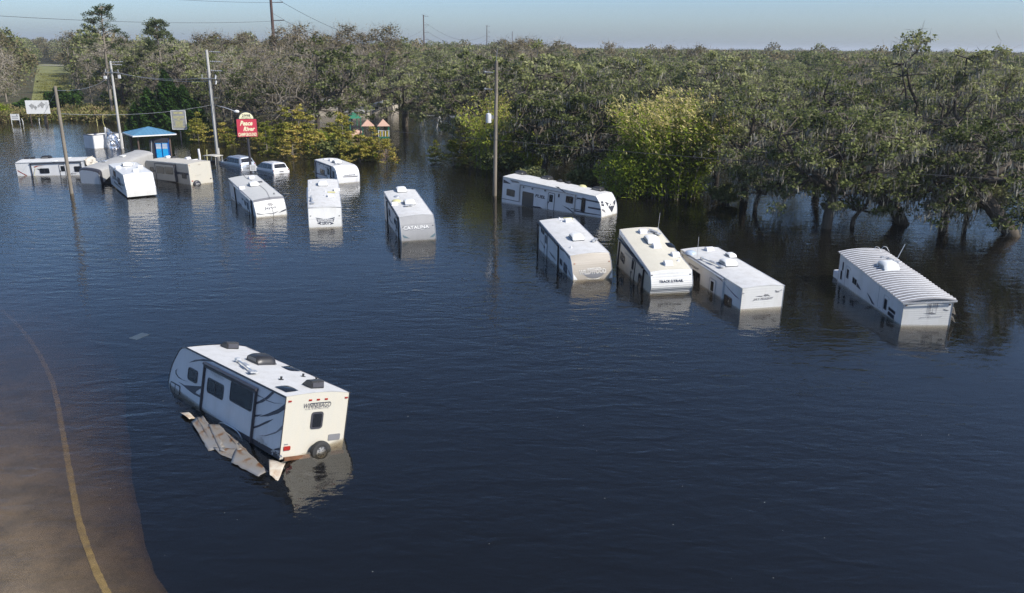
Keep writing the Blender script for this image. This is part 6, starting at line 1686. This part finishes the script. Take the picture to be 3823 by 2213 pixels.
# near oaks, each its own shape
near = [
 ((31.3, 62.6), dict(seed=101, h=9.2, Rr=6.6, lean=[(0, 0, -2.2), (0, 0, -.4), (-.9, 0, 1.0), (-2.2, .1, 1.95), (-3.4, .1, 2.5), (-5.0, .2, 3.7), (-6.4, .5, 4.6)], rtrunk=.55), 'oak whose thick trunk curves far to the left over the water'),
 ((37.5, 58.7), dict(seed=102, h=8.6, Rr=6.0, lean=[(0, 0, -2.2), (0, 0, .0), (-1.2, 0, 1.3), (-2.2, 0, 2.4), (-3.1, .2, 3.5), (-3.4, .4, 4.2)], rtrunk=.62), 'rightmost near oak with a stout leaning forked trunk'),
 ((33.0, 60.2), dict(seed=103, h=6.2, Rr=3.6, ntip=46, rtrunk=.30), 'smaller round oak between the two leaning oaks'),
 ((24.2, 60.6), dict(seed=104, h=9.6, Rr=6.0, rtrunk=.45), 'oak with an upright dark trunk left of the curving one'),
 ((21.0, 72.0), dict(seed=105, h=10.0, Rr=6.5), 'broad mossy oak just right of the bright bamboo clump'),
 ((29.0, 76.5), dict(seed=106, h=11.6, Rr=7.0), 'wide mossy oak behind the curving trunk oak'),
 ((39.8, 72.5), dict(seed=107, h=14.0, Rr=4.6, ntip=80), 'tall oak at the right rising above the skyline'),
 ((37.0, 76.5), dict(seed=108, h=14.8, Rr=5.6, dome=.45, ntip=80), 'tallest right hand oak with a flat topped tuft above the skyline'),
 ((50.5, 74.0), dict(seed=109, h=11.8, Rr=7.0), 'mossy oak cut off by the right edge'),
 ((3.2, 86.5), dict(seed=110, h=8.6, Rr=5.0, per=90), 'dark dense oak directly behind the tall brown wood pole'),
 ((8.6, 82.5), dict(seed=111, h=9.0, Rr=5.4, per=90), 'dark dense oak directly behind the longest trailer'),
 ((13.0, 93.0), dict(seed=112, h=12.4, Rr=7.0), 'big oak with bare forked limbs behind the dark oaks'),
 ((23.5, 92.0), dict(seed=113, h=12.8, Rr=7.4), 'big grey mossy oak behind the bright bamboo clump'),
 ((-18.9, 141), dict(seed=114, h=9.5, Rr=6.5, rtrunk=.6, nl=8), 'spreading oak standing alone in open water behind the play towers'),
 ((26.6, 61.8), dict(seed=117, h=4.6, Rr=2.6, ntip=44, rtrunk=.2, nl=5, moss=500), 'low drooping oak just left of the curving trunk'),
 ((35.0, 60.8), dict(seed=118, h=4.8, Rr=2.4, ntip=44, rtrunk=.2, nl=5, moss=500), 'low drooping oak between the small round oak and the rightmost one'),
 ((20.6, 67.5), dict(seed=119, h=5.2, Rr=3.0, ntip=50, rtrunk=.22, nl=5, moss=500), 'low drooping oak right of the bright bamboo'),
 ((46.8, 57.5), dict(seed=116, h=8.5, Rr=5.0), 'oak reaching in from the right edge nearest the camera'),
]
for (x, y), kw, lb in near:
    kw.setdefault('ntip', 118); kw.setdefault('per', 72); kw.setdefault('rc', .78)
    kw.setdefault('moss', 1500); plant(oak_meshes(leaf=.125 if y < 80 else .15, twig=500, **kw), 'oak_tree', (x, y, 0), 0, 1, lb, 'tree', 'live oaks hung with moss')
# bamboo clumps
plant(bamboo_meshes(1, 13.4, 3.1, 190, 190, .50, .36), 'bamboo_clump', (14.6, 75.2, 0), 0, 1, 'large arching bamboo clump, bright green below and straw yellow above', 'bamboo')
plant(bamboo_meshes(2, 6.6, 1.8, 60, 95, .85), 'bamboo_clump', (10.8, 74.3, 0), .6, 1, 'low green bamboo clump left of the large yellow topped one', 'bamboo')
plant(bamboo_meshes(3, 12.2, 1.9, 80, 90, .52, .3), 'bamboo_clump', (-2.4, 91.0, 0), 1.4, 1, 'green and yellow bamboo clump behind the tall brown wood pole', 'bamboo')
plant(bamboo_meshes(4, 6.2, 1.2, 36, 80, .8), 'bamboo_clump', (1.5, 89.0, 0), 2.4, 1, 'smaller green bamboo right of the tall brown wood pole', 'bamboo')
# cedar
def cedar_meshes():
    rng = np.random.default_rng(5); cen = []; lines = []
    for bx, hh, rr_ in ((0, 9.2, 3.4), (-3.0, 6.6, 2.8), (2.6, 7.0, 3.0), (-5.2, 4.2, 1.9), (4.6, 4.6, 2.2), (.8, 8.0, 3.0)):
        n = int(3600 * rr_ / 3); z = hh * rng.uniform(0, 1, n) ** 1.15; a = rng.uniform(0, 6.28, n); q = rr_ * (1 - z / hh) ** .75 * (rng.uniform(.5, 1, n)) * (1 + .22 * np.sin(a * 5 + z * 1.7))
        cen.append(np.stack([bx + q * np.cos(a) - .10 * (hh - z) * 0, q * np.sin(a) * .9, z], 1)); lines.append(([np.array([bx, 0, -2.0]), np.array([bx, 0, hh * .9])], [.22, .03]))
    c = np.concatenate(cen)
    return [('trunk', wood_mesh('trunk', lines, V['bark'], 5)), ('foliage', np_mesh('foliage', leaf_quads(c, .16, rng, 1.9, .3, (-.45, -.2, .6)), len(c), V['cedar']))]
plant(cedar_meshes(), 'cedar_tree', (-54.4, 128.5, 0), 0, 1, 'dark green cedar with feathery sprays behind the faded grey sign', 'tree')
# saplings in the water
sv = [sapling_meshes(20 + i, (3.8, 3.2, 4.2, 2.9)[i], (1.3, 1.6, 1.2, 1.5)[i], 1900) for i in range(4)] + [sapling_meshes(30, 3.2, 1.7, 2300, 'cypress', .09)]
spots = [(-44.2, 113.3, 1.1), (-45.6, 115.5, .9), (-31.0, 101.2, 1.0), (-29.6, 103.5, 1.25), (-27.0, 98.4, 1.05), (-25.4, 100.5, 1.3), (-23.4, 97.6, .95), (-28.2, 106.5, 1.4), (-19.9, 93.8, .85), (-18.2, 95.2, 1.0), (-16.8, 96.2, 1.05), (-15.0, 94.7, .85), (-20.9, 99.0, 1.35), (-33.0, 104.5, .8), (-40.5, 112.5, .9), (-9.2, 94.9, .7), (-7.0, 93.1, .9), (-6.2, 95.5, 1.05), (-33.6, 108.8, 1.1), (-36.0, 111.5, .95), (-22.2, 104.5, 1.2), (-4.9, 91.0, .8), (-31.9, 112.4, 1.3), (-24.8, 109.8, 1.1), (-38.4, 109.0, .75)]
where = ['beside the faded grey sign', 'behind the faded grey sign post', 'behind the silver blue minivan', 'behind the two minivans', 'left of the group behind the white minivan', 'tallest behind the white minivan', 'right of the group behind the white minivan', 'between the red sign and the oaks', 'nearest the rounded nose trailer', 'second right of the rounded nose trailer', 'third right of the rounded nose trailer', 'right end of the row past the rounded nose trailer', 'behind the row by the rounded nose trailer', 'low beside the tall pale pole', 'between the faded sign and the tall pale pole', 'short and thin in the channel', 'orange, left of the brown wood pole', 'orange, behind the left one at the brown wood pole', 'in shade behind the red sign', 'left of the red sign in shade', 'in front of the play towers', 'touching the water left of the brown wood pole', 'far behind the red sign', 'in front of the tube slide', 'small one left of the red sign']
for i, (x, y, s_) in enumerate(spots):
    plant(sv[i % 5], 'sapling', (x, y, 0), rs.uniform(0, 6), (s_ * rs.uniform(1, 1.25), s_ * rs.uniform(1, 1.25), s_), 'yellow green flooded sapling ' + where[i], 'sapling', 'saplings standing in the flood')
bv = [bush_meshes(40, 2.9, 1.7, 3000, 'oak', .14), bush_meshes(41, 2.6, 1.6, 3000, 'bamboo', .13)]
for i, (x, y, s_, v_, lb) in enumerate([(-21.6, 97.6, 1.15, 0, 'dark round bush in the water right of the white minivan'), (-17.9, 97.9, 1.05, 1, 'bright green bush beside the dark one in the water'), (-24.6, 105.5, 1.3, 1, 'green bush in front of the play towers'), (1.9, 79.5, .9, 0, 'dark bush at the foot of the dark oaks'), (7.2, 78.3, 1.0, 0, 'dark mossy bush right behind the longest trailer'), (18.9, 70.9, .8, 0, 'low dark bush right of the bright bamboo'), (-1.0, 84.6, 1.2, 0, 'dark bush behind the brown wood pole base')]):
    plant(bv[v_], 'bush', (x, y, 0), rs.uniform(0, 6), s_, lb, 'bush', 'bushes standing in the flood')
# skyline pines
plant(pine_meshes(50, 19.4, 4.6, .58), 'pine_tree', (-73.9, 150, 0), 0, 1, 'tallest pine, rising above the lane at left', 'tree', 'pines above the skyline')
plant(pine_meshes(51, 17.5, 2.9, .66), 'pine_tree', (-63.7, 150, 0), 2, 1, 'second pine on the skyline right of the tallest', 'tree', 'pines above the skyline')
plant(pine_meshes(52, 18.0, 3.4, .7), 'pine_tree', (-99.5, 152, 0), 1, 1, 'pine whose branch enters at the left edge', 'tree', 'pines above the skyline')

# ---- the forest: poisson scatter, nearest 250 trees are individuals
FRONT = [(-400, 156), (90, 157), (105, 166), (205, 166), (215, 159), (300, 155), (400, 146), (470, 133), (560, 121), (640, 119), (720, 112), (800, 112), (840, 118), (870, 150), (960, 152), (1000, 205), (1120, 205), (1150, 98), (1290, 92), (1330, 95), (1500, 99), (1780, 104), (1900, 118), (2520, 122), (3200, 110)]
def lane_x(y): return -96.5 - (y - 173) * .556
def lane_w(y): return 3.4 + max(0, y - 175) * .010
def px_of(x, y): return 1260 + x / (y * .955 + 3.9) * 1964
def ok(x, y):
    px = px_of(x, y)
    if px < -160 or px > 2700: return False
    if y < float(np.interp(px, [a for a, b in FRONT], [b for a, b in FRONT])): return False
    if x < -60:
        d = x - lane_x(y)
        if -lane_w(y) - 6.5 < d < (9.5 if y < 330 else lane_w(y) + 4) and y < 540: return False
    for cx_, cy_, cr_ in ((-38, 165, 5), (-30.5, 160, 5), (-26.5, 168, 4), (-36, 155, 6), (-28, 152, 6)):
        if (x - cx_) ** 2 + (y - cy_) ** 2 < cr_ ** 2: return False
    return True
taken = [(x, y) for (x, y), _, _ in near]
cell = {}
def try_add(x, y, sp_):
    k = (int(x // sp_), int(y // sp_))
    for i in (-1, 0, 1):
        for j in (-1, 0, 1):
            for q in cell.get((k[0] + i, k[1] + j), ()):
                if (q[0] - x) ** 2 + (q[1] - y) ** 2 < sp_ * sp_: return False
    cell.setdefault(k, []).append((x, y)); return True
SPC = 7.6
for q in taken: try_add(q[0], q[1], SPC)
pts = []
for _ in range(26000):
    y = 92 + 178 * rs.random() ** .62; x = rs.uniform(-.76, .76) * y
    if ok(x, y) and try_add(x, y, SPC): pts.append((x, y))
pts.sort(key=lambda p: p[1] ** 2 + p[0] ** 2)
oakv = [oak_meshes(200 + i, 12.2, 6.2 + .4 * (i % 3), ntip=78, per=60, leaf=.17, moss=620, twig=330, sides=4, dome=(.30, .45, .38)[i % 3], rc=(.72, .9)[i % 2]) for i in range(6)]
thinv = [bare_meshes(300 + i, 12.6, 4.3, 900, 64, 1500) for i in range(4)]
mixv = [bare_meshes(320 + i, 12.4, 4.8, 2600, 64, 900, col='oak', leaf=.18) for i in range(3)]
NIND = 238
for i, (x, y) in enumerate(pts[:NIND]):
    px = px_of(x, y); u = rs.random()
    if px < 330: kind = 'thin' if u < .72 else ('mix' if u < .9 else 'oak')
    elif px < 700: kind = 'thin' if u < .36 else ('mix' if u < .66 else 'oak')
    elif px < 900: kind = 'thin' if u < .40 else ('mix' if u < .6 else 'oak')
    else: kind = 'thin' if u < .09 else ('mix' if u < .22 else 'oak')
    zone = 'on the left bank' if px < 200 else 'behind the pale concrete poles' if px < 560 else 'behind the play towers' if px < 1130 else 'behind the bamboo clumps' if px < 1800 else 'beyond the leaning oaks'
    s_ = rs.triangular(.72, 1.20, .96); z_ = max(-.2, ground_z(x, y)) if px < 560 else 0
    if px > 1400: s_ *= .87
    P_ = {'oak': oakv, 'thin': thinv, 'mix': mixv}[kind][i % {'oak': 6, 'thin': 4, 'mix': 3}[kind]]
    fr_ = float(np.interp(px, [a for a, b in FRONT], [b for a, b in FRONT])); dp = y - fr_
    row = 'front row' if dp < 9 else 'second row' if dp < 18 else 'middle rows' if dp < 40 else 'back rows'
    sub = ['left edge', 'grass lane', 'tallest pine', 'silver foil', 'faded grey sign', 'red sign', 'grey cabins', 'lone oak in water', 'brown wood pole', 'longest trailer', 'bamboo clump', 'cream roofed trailer', 'curved trunk oak', 'right leaning oak', 'right edge', 'right edge'][int(min(15, max(0, (px + 60) / 168)))]
    sz = 'tall ' if s_ > 1.03 else 'small ' if s_ < .88 else ''
    lb = sz + {'oak': 'grey green mossy oak', 'thin': 'pale brown bare tree', 'mix': 'half stripped olive tree'}[kind] + ', ' + row + ' behind the ' + sub
    zone = row + ' behind the ' + sub
    plant(P_, {'oak': 'oak_tree', 'thin': 'bare_tree', 'mix': 'half_bare_tree'}[kind], (x, y, z_ if z_ > 0 else 0), rs.uniform(0, 6.28), (s_ * rs.uniform(.95, 1.12), s_ * rs.uniform(.95, 1.12), s_), lb, 'tree', {'oak': 'forest oaks ', 'thin': 'forest bare trees ', 'mix': 'forest half bare trees '}[kind] + zone)
# emergent bare cypresses on the skyline
CYL = ['second right of the thick brown pole', 'third right of the thick brown pole', 'fourth right of the thick brown pole', 'fifth right of the thick brown pole', 'seventh right of the thick brown pole', 'eighth right of the thick brown pole', 'ninth right of the thick brown pole', 'last one left of the second brown pole', 'first right of the thick brown pole', 'second left of the thick brown pole', 'third left of the thick brown pole', 'sixth right of the thick brown pole', 'first right of the thin dark pole', 'second right of the thin dark pole', 'third right of the thin dark pole', 'fourth right of the thin dark pole', 'fifth right of the thin dark pole', 'second from the right end', 'rightmost of its kind', 'first left of the thick brown pole', 'near the left edge of the picture', 'cut by the left edge', 'just left of the tallest pine']
cyv = [bare_meshes(340 + i, 15.6, 2.6, 1500, 46, 900, .35, 'dry', .15) for i in range(3)]
for i, (px, y, s_) in enumerate([(720, 168, .98), (752, 172, 1.02), (790, 176, .93), (825, 170, .9), (872, 182, 1.04), (905, 178, .92), (935, 186, 1.0), (962, 180, 1.03), (690, 176, .88), (565, 178, .92), (520, 172, .9), (845, 188, .95), (1235, 196, .98), (1275, 200, 1.0), (1310, 192, .95), (1360, 205, .97), (1485, 200, .95), (1620, 190, .9), (1690, 196, .92), (620, 190, .93), (28, 205, .95), (-30, 200, .93), (215, 215, .95)]):
    x = (px - 1260) / 1964 * y; s_ *= 1.13 if px < 1000 else 1.03
    plant(cyv[i % 3], 'cypress_tree', (x, y, 0), rs.uniform(0, 6), (s_ * 1.35, s_ * 1.35, s_), 'thin ragged cypress on the skyline, ' + CYL[i], 'tree', 'ragged skyline cypresses')
# far woodland: one mass out to the horizon, real crowns instanced on points
def low_tree(seed, h, r, n, col, leaf):
    rng = np.random.default_rng(seed); a = rng.uniform(0, 6.28, n); u = np.sqrt(rng.uniform(0, 1, n)); q = r * u * (1 + .15 * np.sin(3 * a + seed))
    z = h * (.42 + .58 * np.sqrt(np.maximum(0, 1 - u * u))) * rng.uniform(.86, 1.04, n); lo = rng.uniform(size=n) < .3; z[lo] *= rng.uniform(.4, .9, lo.sum())
    c = np.stack([q * np.cos(a), q * np.sin(a), z], 1)
    vs = leaf_quads(c, leaf, rng); ts_ = n // 5
    s = c[:ts_]; e = s + unit(rng.normal(size=(ts_, 3)) + np.array([0, 0, 1.0])) * rng.uniform(.8, 2.2, ts_)[:, None]
    me = np_mesh('far_crown', np.concatenate([vs, strips(s, e, .06, rng)]), n + ts_, V[col]); me.materials.append(V['twig'])
    mi = np.zeros(n + ts_, dtype=np.int32); mi[n:] = 1; me.polygons.foreach_set('material_index', mi)
    return me
src = bpy.data.collections.new('far_crown_shapes')
for i in range(6):
    o = bpy.data.objects.new('far_crown', low_tree(400 + i, 12.6, 5.6, 620 if i < 4 else 420, 'oak' if i < 4 else 'dry', .42)); src.objects.link(o)
far = [(x, y, 1.0) for x, y in pts[NIND:]]
y = 262.0
while y < 4200:
    sp_ = 8.2 + (y - 262) * .0085; n_ = int(1.52 * y / sp_)
    for k in range(n_):
        x = (-.76 + 1.52 * (k + rs.random()) / n_) * y; yy = y + rs.uniform(-.5, .5) * sp_
        if ok(x, yy): far.append((x, yy, rs.uniform(.86, 1.06) * (1 + min(.9, (sp_ - 8.2) / 18) * .5)))
    y += sp_ * .82
fm = bpy.data.meshes.new('far_woodland')
far = [(x, y, s_ * (1.0 if px_of(x, y) < 1400 or s_ > 1.1 else .95)) for x, y, s_ in far]
fm.from_pydata([(x, y, max(0, ground_z(x, y)) if x < -40 or y > 290 else 0) for x, y, s_ in far], [], [])
at = fm.attributes.new('crown_scale', 'FLOAT_VECTOR', 'POINT')
for i, (x, y, s_) in enumerate(far):
    pxx = px_of(x, y); v_ = rs.uniform(.86, 1.06) * (1 if pxx < 1400 else .955) + (rs.uniform(.1, .36) if rs.random() < (.10 if pxx < 1400 else .012) and y < 1200 else 0); w_ = s_ if s_ < 1.1 else s_ * 1.1
    at.data[i].vector = (w_, w_, v_ * (1.0 if s_ < 1.1 else 1.03))
fo = bpy.data.objects.new('far_woodland', fm); COL.objects.link(fo)
ng = bpy.data.node_groups.new('woodland_scatter', 'GeometryNodeTree')
ng.interface.new_socket('Geometry', in_out='INPUT', socket_type='NodeSocketGeometry'); ng.interface.new_socket('Geometry', in_out='OUTPUT', socket_type='NodeSocketGeometry')
gi = ng.nodes.new('NodeGroupInput'); go = ng.nodes.new('NodeGroupOutput')
ip = ng.nodes.new('GeometryNodeInstanceOnPoints'); ci = ng.nodes.new('GeometryNodeCollectionInfo')
ci.inputs['Collection'].default_value = src; ci.inputs['Separate Children'].default_value = True; ci.inputs['Reset Children'].default_value = True
rv = ng.nodes.new('FunctionNodeRandomValue'); rv.data_type = 'FLOAT_VECTOR'; rv.inputs[0].default_value = (0, 0, 0); rv.inputs[1].default_value = (0, 0, 6.28)
na = ng.nodes.new('GeometryNodeInputNamedAttribute'); na.data_type = 'FLOAT_VECTOR'; na.inputs['Name'].default_value = 'crown_scale'
ng.links.new(gi.outputs[0], ip.inputs['Points']); ng.links.new(ci.outputs[0], ip.inputs['Instance']); ip.inputs['Pick Instance'].default_value = True
ng.links.new(rv.outputs[0], ip.inputs['Rotation']); ng.links.new(na.outputs[0], ip.inputs['Scale'])
ng.links.new(ip.outputs[0], go.inputs[0])
md = fo.modifiers.new('scatter', 'NODES'); md.node_group = ng
tag(fo, 'grey green forest canopy stretching to the horizon', 'forest', kind='stuff')

# ---- ground cover on the left bank and along the lane
def cover(name, pts_, hmin, hmax, per, col, label, rad=1.1, leaf=.16):
    rng = np.random.default_rng(7); P0 = []
    for x, y in pts_:
        h = rng.uniform(hmin, hmax); z0 = max(-.1, ground_z(x, y)); n = per
        c = np.stack([x + rng.normal(0, rad * .5, n), y + rng.normal(0, rad * .5, n), z0 + h * rng.uniform(0, 1, n) ** .8], 1); P0.append(c)
    c = np.concatenate(P0)
    me = np_mesh(name, leaf_quads(c, leaf, rng, 1.5, .3, (.1, 0, .8)), len(c), V[col]); o = bpy.data.objects.new(name, me); COL.objects.link(o)
    return tag(o, label, 'plants', kind='stuff')
pb = []
for k in range(520):
    px = rs.uniform(-60, 470) if k % 3 else rs.uniform(190, 460); d_ = rs.uniform(-3.5, 12)
    y = 146 + d_; x = (px - 1260) / 1964 * y; by = float(np.interp(x, [p[0] for p in BANK], [p[1] for p in BANK])); y = by + d_; x = (px - 1260) / 1964 * y
    if 85 < px < 190 and d_ > 1 and rs.random() < .75: continue
    pb.append((x, y))
cover('marsh_plants', pb, .5, 2.0, 120, 'reed', 'tangled green marsh growth along the left bank', 1.3, .15)
plant(bush_meshes(60, 4.2, 2.6, 4200, 'bamboo', .15), 'bush', (-93.0, 145, 0), 0, 1, 'bright green bush at the left edge behind the small white sign', 'bush')
for i, (x, y, s_, lb) in enumerate([(-92.5, 156, 1.2, 'dark green bush left of the grass lane mouth'), (-84.6, 147, .7, 'green bush behind the wide white billboard'), (-93.5, 170, 1.7, 'dark bush on the left side of the grass lane'), (-76.5, 158, 1.2, 'dark rounded bush right of the grass lane mouth'), (-83.5, 172, 1.6, 'dark evergreen right of the lane beside the nearest lane pole'), (-91.0, 190, 1.9, 'dark evergreen further along the right of the lane')]):
    plant(bv[0] if i % 2 else bush_meshes(62, 3.2, 1.8, 3200, 'cedar', .16), 'bush', (x, y, 0), i, s_, lb, 'bush', 'bushes by the grass lane')
# grass lane: mown strip following the ground
rows = []
for k in range(40):
    y = 152 + (k / 39) ** 1.6 * 360; cx_ = lane_x(y); wl_ = lane_w(y) + 2.5
    rows.append([(cx_ - wl_ + 2 * wl_ * j / 8, y, max(.02, ground_z(cx_, y)) + .10 + .05 * math.sin(k * 1.7 + j)) for j in range(9)])
gm2 = mat('mown_grass', (.20, .21, .07), .95, var=.55, scale=.22)
tag(MB().grid(rows).build('grass_lane', gm2, smooth=True), kind='structure')
pl = []
for k in range(900):
    y = 153 + rs.random() ** 1.4 * 200; cx_ = lane_x(y); wl_ = lane_w(y)
    pl.append((cx_ + rs.uniform(-1.2, 1.2) * wl_, y))
cover('lane_grass', pl, .12, .35, 26, 'grass', 'rough green grass growing on the lane', 1.6, .10)
tag(MB().grid([[(-274 + i * 5, 474 + j * 5, ground_z(-262, 480) + .45) for i in range(4)] for j in range(3)]).build('sand_patch', mat('pale_sand', (.50, .47, .40), .9)), kind='structure')
